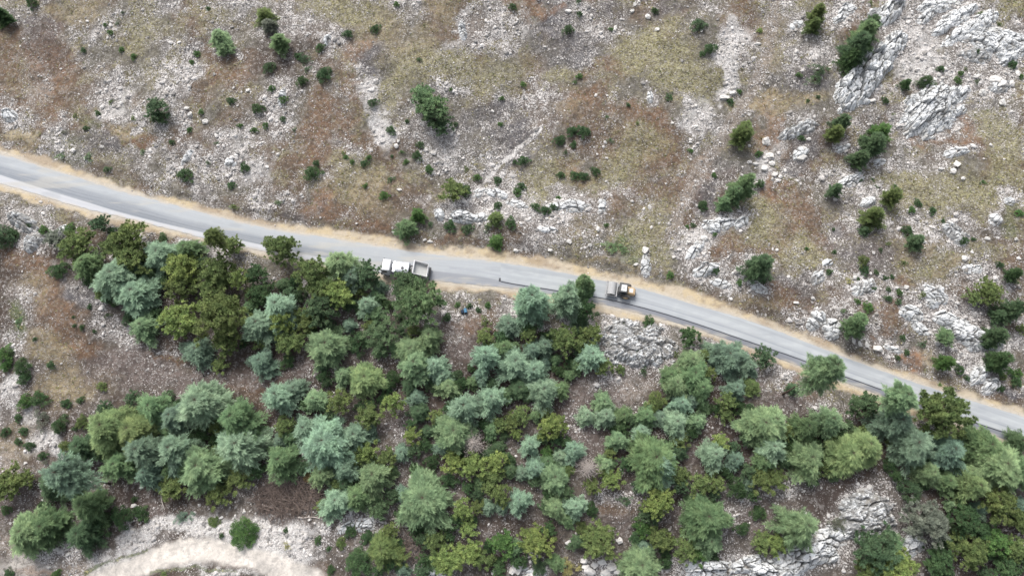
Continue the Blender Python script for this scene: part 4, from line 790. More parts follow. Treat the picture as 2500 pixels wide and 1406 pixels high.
# x y r kind colour height-factor : crown centre and radius in the photograph, set down at its true distance
CODE = {'c': 'cedar', 'C': 'broad_cedar', 'f': 'spire', 'p': 'pine', 's': 'small_pine', 'l': 'lanky_pine', 'y': 'young_conifer', 'b': 'shrub', 'B': 'leafy_bush', 't': 'thin_shrub', 'd': 'dead_tree'}
TREES = """268 1046 56 C lime 1;326 1048 52 C lime .9;300 1022 36 c lime 1;376 996 44 c green .8;494 984 57 C silver 1.1;423 1017 38 c blue .8;585 1022 54 c green 1;590 1093 54 c silver 1;560 1075 34 c silver .9;434 1095 44 c silver 1.1;436 1135 32 c blue .8;352 1098 46 c blue 1
290 1135 38 c green .8;363 1157 34 c blue .8;497 1143 56 C pale 1;452 1140 30 c green .8;425 1190 34 s olive .6;532 1208 30 s olive .6;583 1168 32 s olive .5;625 1150 24 s dark .6;166 1160 42 l blue 1.2;200 1095 34 y deep .8;148 1037 25 b dark 1
62 980 22 b bright 1;97 974 24 b dark 1;102 1020 25 t grey 1;162 985 15 b dark 1;197 977 11 b dark 1;45 1020 12 b dark 1;58 1052 13 b dark 1;14 1055 15 b dark 1;44 1078 11 b dark 1;73 1088 15 b dark 1;105 1112 13 b dark 1;200 1032 20 b olive 1
158 1090 18 b olive 1;112 1127 9 t grey 1;183 1046 8 b dark 1;250 943 15 b olive 1;25 1180 38 p olive .7;64 1170 24 s olive .6;130 1184 38 c deep .8;170 1195 30 c deep .6;222 1235 40 y green .9;245 1275 34 b dark 1.2;300 1262 32 b dark 1.2;345 1252 24 b dark 1
70 1300 50 C pale 1.1;118 1285 46 C green 1;205 1305 38 y deep .7;103 1235 15 b dark 1;16 1245 15 b dark 1;446 1262 22 t blue .7;523 1273 17 b olive .7;596 1300 42 B bright .8;541 1307 8 b dark 1;22 1400 16 b dark 1;139 1399 12 b bright 1;400 1400 8 b olive .7;328 1218 9 b dark 1
680 967 38 c silver 1;722 950 28 c blue .7;772 977 30 c pale .9;832 978 30 s olive .9;698 1037 27 s olive .7;746 1047 36 c silver .8;798 1085 60 C silver 1;868 1063 32 c silver 1;901 1103 26 s yellow 1;945 1123 28 s olive .7;690 1122 45 c green .9;843 1147 28 c silver 1
786 1157 30 c pale .8;754 1163 17 b rust 1;912 1165 42 c pale .9;822 1222 40 c silver .8;872 1213 36 c green .8;925 1240 28 s deep .6;1037 1220 66 C pale .8;1131 1242 28 s yellow .8;1141 1290 23 s yellow .7;960 984 27 s yellow 1.2;905 1017 32 s olive .8
1006 1066 21 s yellow 1;1040 1087 22 b dark 1.2;892 925 42 C lime .9;838 918 27 c pale .8;1022 1005 22 y deep .8;1065 1015 19 s olive .8;1135 1000 42 c silver 1.1;1107 1055 47 C pale 1;1080 1090 20 c blue .7;1200 972 36 c silver 1;1237 965 20 c green .8
1157 1083 34 d grey 1.1;1103 1127 30 s yellow .8;1158 1140 36 s yellow .8;1213 1130 30 s yellow .8;1205 1167 26 s olive .7;1016 1147 20 b dark 1;1226 1207 27 s olive .9;1245 1030 25 s olive .7;1195 1073 16 b dark 1;1095 1172 25 b dark 1.2;1062 1315 30 s olive .7
1096 1363 40 p yellow .7;1146 1345 32 s yellow .8;1172 1365 24 s olive .7;1226 1330 34 s bright .7;936 1338 38 y olive .6;972 1335 22 b dark 1;877 1374 39 B dark .8;856 1296 19 b dark .8;833 1325 16 b olive .8;803 1338 8 b dark .8;776 1318 12 b dark .8;698 1294 8 b dark .8
808 1390 14 b dark .8;701 1333 10 t straw .5;898 1310 20 b dark 1;1030 1285 22 b dark 1;1000 1178 0 b dark 1;1325 955 38 c silver .9;1368 950 22 c green .8;1267 950 28 c deep .8;1274 1012 25 s olive .7;1348 1045 34 p yellow .8;1262 1060 15 s yellow .8;1294 1087 27 c silver .9
1335 1107 20 b bright 1.4;1402 1100 26 c silver .9;1365 1113 18 c silver .7;1472 983 27 c pale .8;1433 1017 25 c silver .8;1480 1014 30 c silver .8;1520 1015 25 c green .8;1508 1073 26 c pale .9;1437 1140 31 d rust 1.1;1480 1133 22 c pale .8;1493 1172 26 s yellow .7
1353 1165 38 C pale .9;1307 1142 28 c silver .8;1388 1147 19 b olive 1.2;1270 1222 27 c silver .9;1356 1240 29 c pale .9;1403 1238 27 c silver 1;1310 1320 40 p yellow .6;1315 1382 24 b deep .8;1390 1385 27 t straw .7;1462 1322 42 p olive .6;1423 1290 22 b olive .8
1592 1122 60 C green 1.05;1612 1135 40 c silver 1.2;1660 1157 25 s olive .7;1607 1220 37 p yellow .8;1567 1290 28 b bright 1.3;1614 1314 31 p olive .7;1720 1262 56 C green 1;1728 1322 36 c pale .8;1707 1180 28 s olive .8;1750 1180 22 s olive .8;1797 1190 32 b dark 1.4
1856 1172 30 s olive .7;1741 1113 36 c silver .8;1793 1122 25 c blue .8;1757 1080 22 s yellow .7;1857 1040 50 C pale 1;1650 940 33 c pale .9;1693 915 40 C green .9;1712 950 32 c green 1;1663 985 27 c silver .9;1650 1035 37 c silver .9;1697 1030 25 c pale .9;1578 1015 27 c green .8
1565 1052 24 c silver .8;1614 1020 24 c blue .7;1600 982 31 b olive 1.2;1772 978 26 s olive .9;1770 1012 20 s olive .7;1823 997 19 b dark 1.2;1795 950 27 c blue .8;1832 942 24 c olive .6;1530 1220 18 t deep .6;1850 1252 23 b dark .9;1812 1290 20 b dark .9
1673 1336 34 s olive .7;1700 1353 24 s bright .7;1565 1377 47 C pale .9;1862 1326 28 s olive .6;1885 1030 40 c pale .9;1882 1097 40 c silver .9;1862 1125 28 c green .8;1965 1045 37 c green .9;2023 1028 37 c pale .9;1968 1122 47 C pale 1;2070 1108 48 f lime .42;2108 1092 42 f lime .55
2194 965 34 l pale 1.1;2104 990 35 p deep .8;2165 990 14 t rust 4;2178 1030 48 c blue 1;2225 1085 52 C blue 1;2302 1006 60 p olive .9;2270 995 36 p olive .8;2310 1102 44 c blue .9;2400 1090 50 C green .9;2435 1135 58 C pale 1;2482 1080 30 c deep .8;2266 1155 33 c pale 1;2370 1185 42 c lime 1
2310 1176 30 c green .8;2219 1195 34 b deep 1.3;2436 1228 44 p olive .8;2268 1277 52 p grey .7;2320 1232 13 c pale 1;1945 1288 46 y pale 1.1;1888 1170 29 s olive .7;1982 1165 24 b dark 1.2;1890 1327 27 s yellow .7;2047 1280 26 t grey 1;2145 1345 52 p deep .8;2175 1328 36 c green .6
2182 1385 52 p yellow .7;2125 1388 34 p olive .7;2290 1373 38 p dark .7;2368 1345 44 p olive .7;2430 1327 34 s bright .8;2482 1345 30 p olive .7;2490 1270 25 p olive .7;2350 1265 38 p dark .7;2400 1300 30 p dark .6;2455 1385 34 p dark .6;2492 1150 40 c green .8
244 547 25 s deep .8;275 565 15 b dark 1;318 588 42 p olive .9;290 607 36 p olive .8;322 637 38 p olive .8;395 622 44 C silver .9;458 612 34 c green .8;188 600 42 p olive .7;140 583 28 s grey .6;215 650 38 c green .9;285 678 54 C silver .9;336 718 50 C silver .9
145 660 26 b dark 1;448 660 44 p yellow .8;447 705 38 p olive .8;535 667 44 p olive .8;530 708 38 p olive .8;588 680 26 s yellow 1.1;521 578 22 l olive 1.2;568 602 26 p olive .7;398 582 15 b dark 1;354 797 38 c pale .7;448 782 46 p yellow .8;541 780 60 p olive .9
551 835 34 p olive .8;485 857 38 c blue .7;535 893 20 s olive .5;5 582 38 b deep 1.2;33 573 18 b dark 1;70 550 11 b dark 1;107 563 15 b bright 1;170 560 18 b bright .8;13 866 27 b bright 1;17 892 18 b bright 1;57 897 26 b dark 1;60 922 20 b dark 1;124 891 12 b dark 1
219 749 8 b dark 1;200 799 8 b dark 1;182 795 6 b dark 1;179 774 5 b dark 1;230 809 6 b dark 1;85 828 7 b dark 1;47 785 14 t green .5;262 770 8 t dark 1;264 660 0 b dark 1
693 606 38 p olive .9;664 596 24 s olive .8;764 674 44 p olive .9;784 702 36 p olive .9;827 716 38 p yellow .8;787 752 42 p deep .8;834 649 42 c pale .9;862 678 33 c blue .8;898 674 34 p deep .9;1012 692 25 p deep .9;1024 742 56 p green .9;990 700 36 p deep .8
897 748 28 c silver 1.1;917 772 28 s green .7;934 815 42 s deep .6;877 838 32 b dark 1.3;800 845 48 C pale .95;683 756 48 c silver .9;688 790 30 s yellow 1.3;711 836 34 p olive .8;637 796 44 c silver .9;641 884 36 c blue .8;703 884 22 b dark 1.2;628 675 30 s dark .8;764 773 28 s olive .7;640 720 30 p dark .8
1003 858 42 C pale .95;1050 826 30 c pale 1;1016 892 42 c pale .9;1063 895 33 c silver .8;1187 870 38 c silver .9;1232 850 28 c green .8;1240 797 30 c blue .7;1186 822 24 s olive .7;1117 744 9 b bright 1.2;1146 747 9 b dark 1.2;1168 757 9 b dark 1;1191 746 10 b bright 1.2
1186 786 15 t olive .7;1091 775 13 b dark 1;1095 945 28 c pale .8;1080 918 24 c silver .8;1150 900 12 b dark 1;960 925 26 b dark 1.2;1000 940 22 c deep .6;1297 744 45 C silver 1.6;1384 734 38 C silver 1.7;1427 694 25 f green 1.1;1430 760 24 s dark 1.6;1422 715 22 f green .9;1380 830 38 p olive .8
1444 818 28 s olive .8;1444 870 34 c silver .8;1476 896 24 s olive .7;1300 855 27 c blue .9;1330 846 24 c blue .9;1258 888 44 C silver .9;1303 908 34 c silver .9;1335 940 22 c silver .8;1584 788 19 b dark 1.2;1521 790 11 b olive 1;1557 862 17 b bright 1;1609 824 6 b bright 1
1571 906 12 t dark 1;1685 825 27 s dark .8;1728 850 17 c blue .7;1722 868 18 s olive .6;1685 885 36 c pale .8;1775 872 44 C blue .9;1826 895 28 c blue .8;1866 874 28 s deep .8;1515 902 15 b olive 1;1635 918 26 c green .7;1648 865 12 t olive .8;2000 906 38 l pale 1.7;1935 948 14 y deep .8"""
TREES2 = """937 478 15 b bright 1;1020 524 17 y bright .9;991 557 24 y green .8;1098 552 18 b dark 1;1141 560 17 b deep 1;1210 532 17 y olive .8;1212 588 17 y bright .7;1104 468 34 s olive .6;1137 467 18 b dark 1;1215 503 13 b dark 1;1247 546 18 b dark 1;1190 556 12 t deep 1;1050 549 10 t deep 1
1308 505 13 b dark 1;1330 515 16 b dark 1;1353 505 12 b dark 1;1716 503 16 b dark 1;1480 550 7 b bright 1;1636 671 12 b bright .8;1743 660 15 b dark 1;1497 603 22 t green .5;1858 650 30 y deep 1.2;1838 665 18 y deep .8;1805 690 10 b bright 1;1363 483 7 b bright 1;1263 470 14 b bright 1
1520 608 14 t green .5;2177 480 22 y olive 1.1;2134 530 25 y olive 1;2112 562 12 y deep .6;2214 565 18 b dark 1;2238 590 19 y deep .9;2040 463 16 y deep 1.1;2241 497 12 b dark 1;2226 513 11 b bright 1;2276 515 12 b dark 1;2107 637 17 b olive 1.2;2110 660 15 b dark 1;2139 665 8 b dark 1
2024 664 10 b dark 1;2037 615 7 b dark 1;2207 642 9 t olive 1;2162 679 8 b dark 1;2178 676 7 b dark 1;2169 707 8 b dark 1;2169 729 11 b dark 1;2196 714 10 b bright 1;2194 737 10 b deep .8;2134 704 7 b bright 1;2253 719 11 t olive 1;2120 751 16 b bright 1;2094 736 9 b bright 1;2060 759 9 t green .8
2087 796 26 y green 1.3;2102 778 16 y green 1;2204 824 9 b dark 1;2253 840 12 t deep .8;2308 821 19 l green .4;2214 861 9 b dark 1;2192 873 8 b dark 1;2308 884 19 y bright 1.1;2341 901 15 b dark 1.2;2361 923 9 b dark 1;2412 715 32 p olive .6;2378 727 22 s olive .5;2440 647 11 b dark 1.2
2475 670 17 y dark 1.1;2470 757 26 y deep 1.2;2438 772 18 y deep .9;2430 820 24 y deep 1.2;2408 835 16 y deep .8;2441 880 26 y dark 1.2;2421 898 17 b dark 1;2465 905 12 b bright 1;2485 911 14 b bright 1;2448 918 12 b olive 1;2492 804 15 b olive 1;2480 930 18 b dark 1;2442 948 12 b dark 1
2351 587 14 b dark 1;2376 584 7 b dark 1;2488 520 13 b bright .6;2074 687 10 t straw .6;1864 687 8 b dark 1;1969 607 6 b bright 1;2035 560 5 b dark 1;2170 595 9 t olive .7;2150 610 7 b dark .8;2095 680 6 b dark 1;2302 540 6 b dark 1;1893 662 0 b dark 1
5 38 19 f dark .7;2 62 14 b bright 1;78 8 18 b dark 1.3;538 95 24 y pale .8;545 115 22 y pale .6;384 268 30 s deep .6;392 290 22 b dark 1;453 428 23 b dark 1.2;598 410 16 b dark 1;566 453 13 b dark .8;630 267 18 b dark 1;204 124 9 b dark 1;269 80 9 b bright 1;257 62 7 b bright 1
297 122 9 b bright 1;326 139 10 b bright 1;481 132 11 b bright .9;468 152 8 b bright .9;564 247 12 b dark 1;491 274 9 b bright 1;463 318 9 b bright 1;239 277 9 b dark 1;184 284 8 t olive 1;210 314 9 b dark 1;420 348 9 b dark 1;586 307 8 b bright 1;620 318 10 b bright 1;262 414 11 b deep .9
287 57 7 t deep 1;299 32 6 t deep 1;508 22 8 b dark .8;570 505 11 t olive .8;150 380 12 t green .6;215 385 14 t green .6;348 370 8 t green .7;530 350 7 t deep .7;508 398 7 t deep 1;325 290 8 t olive .8;270 250 8 t olive .7;155 325 10 t grey .7
647 38 22 y olive .6;656 62 18 y grey .7;682 106 23 y green .8;657 167 19 b deep 1;743 145 20 t deep .9;728 138 12 b dark .9;737 199 17 b dark 1;750 170 10 t deep .8;792 184 24 b dark 1;782 117 14 b dark 1;849 84 14 b dark 1;917 72 15 b dark .9;968 12 9 b bright 1;1024 147 9 t dark 1
911 252 15 b deep 1;954 319 14 b dark 1;1030 240 32 s green .8;1048 262 36 p green .8;1066 290 32 p deep .8;1082 312 26 s deep .7;663 217 11 b bright 1;692 244 13 b bright 1;691 291 9 b deep 1;648 307 10 b bright 1;718 318 7 t deep 1;762 424 25 b dark 1;772 400 11 b dark 1
890 400 12 b dark 1;900 385 9 b bright 1;844 384 8 b bright 1;860 396 8 b bright 1;838 375 6 t olive 1;1026 354 12 b deep 1;1018 381 15 b dark 1;991 396 9 b bright 1;1048 414 13 b bright 1;954 439 11 t dark 1;892 454 8 b bright 1;980 372 7 t bright 1;957 382 5 b dark 1;1165 434 12 b bright 1
1215 441 13 b dark 1;1225 241 8 b bright 1;1222 304 8 b bright 1;1252 18 12 b dark 1;1113 304 8 b deep 1;1101 219 6 b bright 1;994 297 7 b dark 1;1138 412 8 t olive 1;680 495 9 t green .8;1415 35 9 b dark 1;1387 74 17 b deep 1.1;1599 28 11 b dark 1.2;1704 62 22 b deep .9;1733 121 19 b dark 1
1714 133 10 b dark .8;1855 75 9 b yellow .7;1414 187 10 b bright 1;1404 200 7 t bright .8;1277 207 9 b bright 1;1634 237 15 t dark .8;1534 257 7 b dark 1;1805 224 8 b bright 1;1783 249 11 b dark 1;1482 286 6 t bright .7;1367 343 17 b dark 1;1395 322 17 b dark 1;1422 322 22 b dark 1
1400 354 11 b dark 1;1381 372 7 t dark 1;1277 393 17 b dark 1;1257 396 8 b dark 1;1369 428 12 b dark 1;1403 430 15 b dark 1;1425 431 15 b dark 1;1454 419 14 b dark 1;1273 455 13 b dark 1;1258 470 0 b dark 1;1812 328 26 y olive 1.0;1820 312 18 y olive .9;1852 376 11 b bright 1;1686 368 8 b bright .8
1743 428 8 b bright 1;1818 452 26 y green 1.4;1792 475 22 y green 1.2;1768 498 18 y green 1;1855 450 14 b dark 1;1692 550 8 b dark 1;1745 572 7 b bright 1;1678 553 6 b bright .8;1490 343 10 t deep .6;1556 300 7 t olive .8;1412 5 8 b deep 1;1492 72 7 b bright .8
1994 36 20 y olive 1.2;1986 62 18 y olive 1;2126 62 22 y deep 1.1;2112 86 30 y green 1.1;2092 116 32 y deep 1.1;2110 110 18 y bright 1;2076 144 24 y dark 1.1;2066 128 16 b dark 1;2003 172 22 t deep 1.1;1990 192 22 t deep 1;1950 184 9 b bright 1;2050 234 9 b bright 1;2161 246 11 b dark 1;2264 200 20 b dark 1.2;2250 208 16 b deep 1;2295 169 12 b dark 1
2212 205 12 y dark 1;2338 197 12 b bright 1;2345 180 9 b bright 1;2385 200 8 t deep 1;2385 127 10 b dark 1;2471 160 14 b dark 1.2;2492 187 9 b bright 1;2395 35 9 b olive .9;2358 170 6 t olive 1;2056 300 20 y deep 1.1;2040 325 20 y olive 1;2150 322 24 y bright .9;2132 352 28 y deep 1.1
2100 385 22 y deep .9;2087 400 16 b dark 1;1957 338 10 b dark 1;1997 237 7 b dark 1;1972 247 6 b dark 1;2075 190 7 b bright .8;2144 454 7 t bright .7;2130 438 6 t bright .7;2400 445 8 t bright .6;2185 455 8 t bright .6;2100 440 7 b dark 1;2180 280 6 t olive .8;2440 60 8 t olive .7;2125 8 8 t olive 1"""
TH = []
def plant(px, py, rp, kind, colour, hf, hand=None):
    var = KIND[kind]; i = len(TH); cm, tm, ht = var[(i * 7 + int(px)) % len(var)]
    R = 6.0; HC = .78 if kind == 'lanky_pine' else .52
    for _ in range(4):
        X0, Y0, Z0 = onground(px, py, ht * hf * R * HC); R = rp * depth(X0, Y0, Z0 + ht * hf * R * .5) / FPX * {'cedar': .98, 'broad_cedar': .94, 'pine': 1.06, 'small_pine': 1.04}.get(kind, 1)
    rgb, adj = PAL[colour]; e = bpy.data.objects.new(NAME[kind], None); COL.objects.link(e); e.empty_display_size = .5
    e.location = (X0, Y0, Z0); e.rotation_euler = (random.uniform(-.04, .04), random.uniform(-.04, .04), random.uniform(0, 6.28))
    s1 = random.uniform(.93, 1.07); e.scale = (R * s1, R / s1, R * hf)
    j = rs.uniform(.88, 1.12); jr = rs.uniform(-.05, .05)
    t = link('trunk', tm, M['redwood' if colour == 'rust' and cm is None else 'deadwood' if cm is None else 'bark'], e)
    if cm is not None:
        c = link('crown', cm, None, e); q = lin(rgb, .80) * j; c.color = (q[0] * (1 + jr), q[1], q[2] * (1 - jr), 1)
    adj = 'reddish' if colour == 'rust' and cm is None else adj
    dark_small = kind in ('shrub', 'thin_shrub', 'leafy_bush')
    sz = ('tiny' if rp < 9 else 'small' if rp < 14 else 'wide' if rp > 24 else '') if dark_small else ('small' if rp < 26 else 'large' if rp > 46 else '')
    if 'small' in WORD[kind] or 'young' in WORD[kind]: sz = 'broad' if rp > 33 else 'slight' if rp < 18 else ''
    if hf >= 1.2 and kind in ('young_conifer', 'cedar'): sz = 'tall'
    grp = ('trees in the wood below the road' if py > 560 and kind in ('cedar', 'broad_cedar', 'pine', 'small_pine') else 'bushes and shrubs dotting the ground' if dark_small else 'scattered conifers')
    TH.append(e); THINGS.append((e, (sz + ' ' + adj).strip(), WORD[kind], px, py, grp)); tag(e, cat=CAT[kind])
for q_ in (TREES + ';' + TREES2).replace('\n', ';').split(';'):
    a = q_.split()
    if float(a[2]) > 0: plant(float(a[0]), float(a[1]), float(a[2]), CODE[a[3]], a[4], float(a[5]))

# the lower trees that close the gaps between the crowns
WOOD = [(250,570),(330,600),(520,610),(700,650),(880,690),(1060,720),(1065,800),(1110,890),(1250,770),(1440,780),(1450,900),(1560,940),(1640,860),(1750,850),(1870,870),(1880,960),(2040,1010),(2100,985),(2480,1090),(2500,1406),(2290,1406),(2330,1180),(2180,1200),(2060,1160),(1960,1190),(1860,1210),(1800,1260),(1760,1350),(1560,1390),(1430,1355),(1340,1400),(920,1406),(900,1250),(780,1250),(770,1180),(650,1150),(600,1180),(420,1190),(340,1180),(240,1110),(240,980),(460,950),(620,940),(560,880),(330,800),(200,680)]
CLEAR = [(1100,800,60),(1130,860,45),(1500,950,70),(960,1050,38),(1430,1050,50),(1440,1090,40),(1520,1230,50),(1660,1270,40),(1005,1165,35),(1790,1230,45),(1250,1290,40),(730,900,55),(850,880,40),(1200,1300,35),(1045,1000,30),(1990,1200,45),(1860,950,60),(2000,980,60),(1930,1000,50),(1750,1060,40),(1320,1095,28),(1420,1380,40),(1560,940,60),(1400,970,55),
         (1830,1290,50),(600,930,70),(560,905,40),(1157,1085,34),(1437,1140,34),(2125,1262,90),(1985,1345,110),(1510,1200,45),(1700,1125,32),(1000,900,0),(1560,840,110),(1480,1340,40),(1360,1330,35),(1500,1290,45),(1230,900,0),(940,1185,25),(1750,1310,25),(640,1060,30),(520,1060,0),(2350,960,60)]
def inpoly(px, py, P):
    r_ = False
    for (ax, ay), (bx, by) in zip(P, P[1:] + P[:1]):
        if (ay > py) != (by > py) and px < (bx - ax) * (py - ay) / (by - ay) + ax: r_ = not r_
    return r_
have = [(float(q_.split()[0]), float(q_.split()[1]), float(q_.split()[2])) for q_ in TREES.replace('\n', ';').split(';')]
rf_ = random.Random(5)
for gy_ in range(560, 1420, 27):
    for gx_ in range(200, 2520, 27):
        px, py = gx_ + rf_.uniform(-10, 10), gy_ + rf_.uniform(-10, 10)
        if not inpoly(px, py, WOOD) or any(math.hypot(px - a, py - b) < c_ for a, b, c_ in CLEAR): continue
        if min(math.hypot(px - a, py - b) - c_ * .84 for a, b, c_ in have) < 1 or rf_.random() < .42: continue
        rr = rf_.uniform(15, 22); k = rf_.random()
        kd, cl, hf = ('small_pine', rf_.choice(['olive', 'deep', 'dark', 'olive', 'deep']), .8) if k < .5 else ('shrub', rf_.choice(['dark', 'deep', 'dark']), 1.3) if k < .78 else ('cedar', rf_.choice(['deep', 'blue', 'green']), .7)
        have.append((px, py, rr)); plant(px, py, rr, kd, cl, hf)

# ------------------------------------------------------------------ vehicles and small things
import bmesh
M['white'] = flat('white_paint', (236, 236, 236), .45, noise=.05); M['silver'] = flat('tank_metal', (208, 212, 218), .35, .25, noise=.08); M['darkmetal'] = flat('dark_metal', (98, 98, 98), .6)
M['glass'] = flat('dark_glass', (38, 44, 50), .15); M['rubber'] = flat('rubber', (112, 108, 104), .9); M['grit'] = flat('road_grit', (206, 206, 202), .95, noise=.25, scale=30); M['steel'] = flat('rolled_steel', (186, 186, 186), .75, .0, noise=.15, scale=8)
M['yellow'] = flat('faded_yellow_paint', (212, 184, 146), .6, noise=.12); M['lampglass'] = flat('lamp_glass', (225, 225, 215), .2); M['blue'] = flat('blue_plastic', (92, 140, 172), .5); M['navy'] = flat('dark_blue_plastic', (26, 44, 66), .5); M['black'] = flat('black_plastic', (24, 24, 26), .5)
def bxs(name, boxes, mat, parent, bevel=.03):
    """boxes: x0,x1,y0,y1,z0,z1[,dz of the x1 side, inset of the top]"""
    bm = bmesh.new()
    for b in boxes:
        x0, x1, y0, y1, z0, z1 = b[:6]; dz = b[6] if len(b) > 6 else 0; ins = b[7] if len(b) > 7 else 0
        vs = [bm.verts.new(p) for p in ((x0, y0, z0), (x1, y0, z0 + dz), (x1, y1, z0 + dz), (x0, y1, z0), (x0 + ins, y0 + ins, z1), (x1 - ins, y0 + ins, z1 + dz), (x1 - ins, y1 - ins, z1 + dz), (x0 + ins, y1 - ins, z1))]
        for f in ((0, 3, 2, 1), (4, 5, 6, 7), (0, 1, 5, 4), (1, 2, 6, 5), (2, 3, 7, 6), (3, 0, 4, 7)): bm.faces.new([vs[i] for i in f])
    if bevel: bmesh.ops.bevel(bm, geom=bm.edges[:], offset=bevel, segments=2, affect='EDGES')
    bmesh.ops.recalc_face_normals(bm, faces=bm.faces); m = bpy.data.meshes.new(name); bm.to_mesh(m); bm.free(); return link(name, m, mat, parent)
def lathe(name, prof, mat, parent, loc, axis='Y', n=32, ribs=0):
    """prof: (radius, along axis)"""
    v, f = [], []
    for r_, h in prof:
        for i in range(n):
            a = i / n * 6.2832; rr = r_ * (1 + (.04 if ribs and i % 2 else 0)); p = (rr * math.cos(a), h, rr * math.sin(a)); v.append(p if axis == 'Y' else (p[0], p[2], p[1]) if axis == 'Z' else (p[1], p[0], p[2]))
    for k in range(len(prof) - 1):
        for i in range(n): f.append((k * n + i, k * n + (i + 1) % n, (k + 1) * n + (i + 1) % n, (k + 1) * n + i))
    o = link(name, mesh(name, np.array(v), np.array(f), smooth=False), mat, parent, loc); return o
def wheel(par, x, y, r, w_, rimmat, tread=0):
    s = 1 if y > 0 else -1
    t = lathe('wheel', [(r * .55, -w_ / 2), (r * .93, -w_ / 2), (r, -w_ / 2 + .05), (r, w_ / 2 - .05), (r * .93, w_ / 2), (r * .55, w_ / 2)], M['rubber'], par, (x, y, r), ribs=tread)
    lathe('rim', [(.001, s * (w_ / 2 - .10)), (r * .2, s * (w_ / 2 - .03)), (r * .25, s * (w_ / 2 - .09)), (r * .50, s * (w_ / 2 - .05)), (r * .57, s * (w_ / 2 + .004))], rimmat, t, (0, 0, 0))
def vehicle(name, p1, p2, z1, z2):
    ax, ay = plane(*p1, z1); bx, by = plane(*p2, z2); L = math.hypot(bx - ax, by - ay); ang = math.atan2(ay - by, ax - bx)
    e = bpy.data.objects.new(name, None); COL.objects.link(e); e.location = (float(ax + bx) / 2, float(ay + by) / 2, .085); e.rotation_euler = (0, 0, ang); e.empty_display_size = 1
    return e, L
# the chip spreader truck: front at +X
tr, L = vehicle('truck', (931, 646), (1042, 659), 2.6, 2.3); hx = L / 2; tr.location.z = .04
TL = L / 8.8
bxs('chassis', [(-hx + .5, hx - .6, -.45, -.28, .65, .95), (-hx + .5, hx - .6, .28, .45, .65, .95), (-hx + 1.2, -hx + 1.5, -.45, .45, .6, .9), (0, .25, -.45, .45, .6, .9), (hx - 1.4, hx - 1.1, -.45, .45, .6, .9)], M['darkmetal'], tr)
cab = bxs('cab', [(hx - 1.75, hx, -1.2, 1.2, .75, 1.75), (hx - 1.75, hx - .08, -1.18, 1.18, 1.70, 2.85, 0, .10)], M['white'], tr, .07)
bxs('windscreen', [(hx - .13, hx - .005, -1.02, 1.02, 1.85, 2.5)], M['glass'], cab, .01)
for s in (-1, 1):
    bxs('side_window', [(hx - 1.2, hx - .35, s * 1.15 - .03, s * 1.15 + .03, 1.85, 2.45)], M['glass'], cab, .01)
    bxs('mirror', [(hx - .25, hx - .12, s * 1.42 - .12, s * 1.42 + .12, 1.7, 2.2), (hx - .22, hx - .18, min(s * 1.18, s * 1.32), max(s * 1.18, s * 1.32), 2.1, 2.14)], M['darkmetal'], tr, .015)
    bxs('headlight', [(hx - .02, hx + .03, s * .95 - .16, s * .95 + .16, .95, 1.15)], M['lampglass'], tr, .01)
    bxs('mudguard', [(hx - 1.6, hx - .25, s * 1.1 - .16, s * 1.1 + .16, .98, 1.08)], M['white'], tr, .02)
bxs('roof_hatch', [(hx - 1.15, hx - .6, -.35, .35, 2.85, 2.91)], M['white'], cab, .02)
bxs('bumper', [(hx - .05, hx + .12, -1.2, 1.2, .45, .72)], M['darkmetal'], tr, .03)
bxs('locker', [(hx - 2.55, hx - 2.05, -1.05, 1.05, 1.0, 2.35), (hx - 2.0, hx - 1.85, -.6, .2, 1.0, 2.2)], M['silver'], tr, .04)
# tank: a box with a well rounded top
v, f = [], []; prof = []
for i in range(25):
    a = math.pi * i / 24; prof.append((1.22 * (abs(math.cos(a)) ** .55) * (1 if math.cos(a) > 0 else -1), 1.45 + 1.18 * math.sin(a) ** .55 if 0 < i < 24 else 1.45))
prof += [(-1.2, 1.0), (1.2, 1.0)]; n = len(prof); xa, xb = hx - 5.35 * TL, hx - 2.6
for xx_ in (xa, xa + .08, xb - .08, xb):
    k = .94 if xx_ in (xa, xb) else 1
    v += [(xx_, p[0] * k, 1.0 + (p[1] - 1.0) * k) for p in prof]
for k in range(3):
    for i in range(n): f.append((k * n + i, k * n + (i + 1) % n, (k + 1) * n + (i + 1) % n, (k + 1) * n + i))
bm = bmesh.new(); vv_ = [bm.verts.new(p) for p in v]
for q_ in f: bm.faces.new([vv_[i] for i in q_])
bm.faces.new(vv_[:n]); bm.faces.new(vv_[-n:]); bmesh.ops.recalc_face_normals(bm, faces=bm.faces); m = bpy.data.meshes.new('tank'); bm.to_mesh(m); bm.free()
tank = link('tank', m, M['silver'], tr)
lathe('manhole', [(.28, 0), (.28, .12), (.24, .14), (.001, .14)], M['darkmetal'], tank, ((xa + xb) / 2 - .1, .25, 2.58), 'Z', 20)
bxs('walkway', [(xa + .25, xb - .25, -.62, -.5, 2.6, 2.66), (xa + .25, xb - .25, .62, .68, 2.58, 2.64), ((xa + xb) / 2 + .5, (xa + xb) / 2 + .56, -.6, .6, 2.6, 2.65)], M['silver'], tank, .01)
bxs('pump', [(xa - .75, xa - .1, -.9, -.2, .9, 1.6), (xa - .6, xa - .15, .1, .9, .9, 1.9), (xa - .8, xa - .05, -1.0, 1.0, .75, .92)], M['darkmetal'], tr, .04)
lathe('hose_reel', [(.12, -.1), (.3, -.1), (.34, -.04), (.34, .04), (.3, .1), (.12, .1), (.12, -.1)], M['steel'], tr, (xa - .45, -.15, 1.75), 'Z', 22)
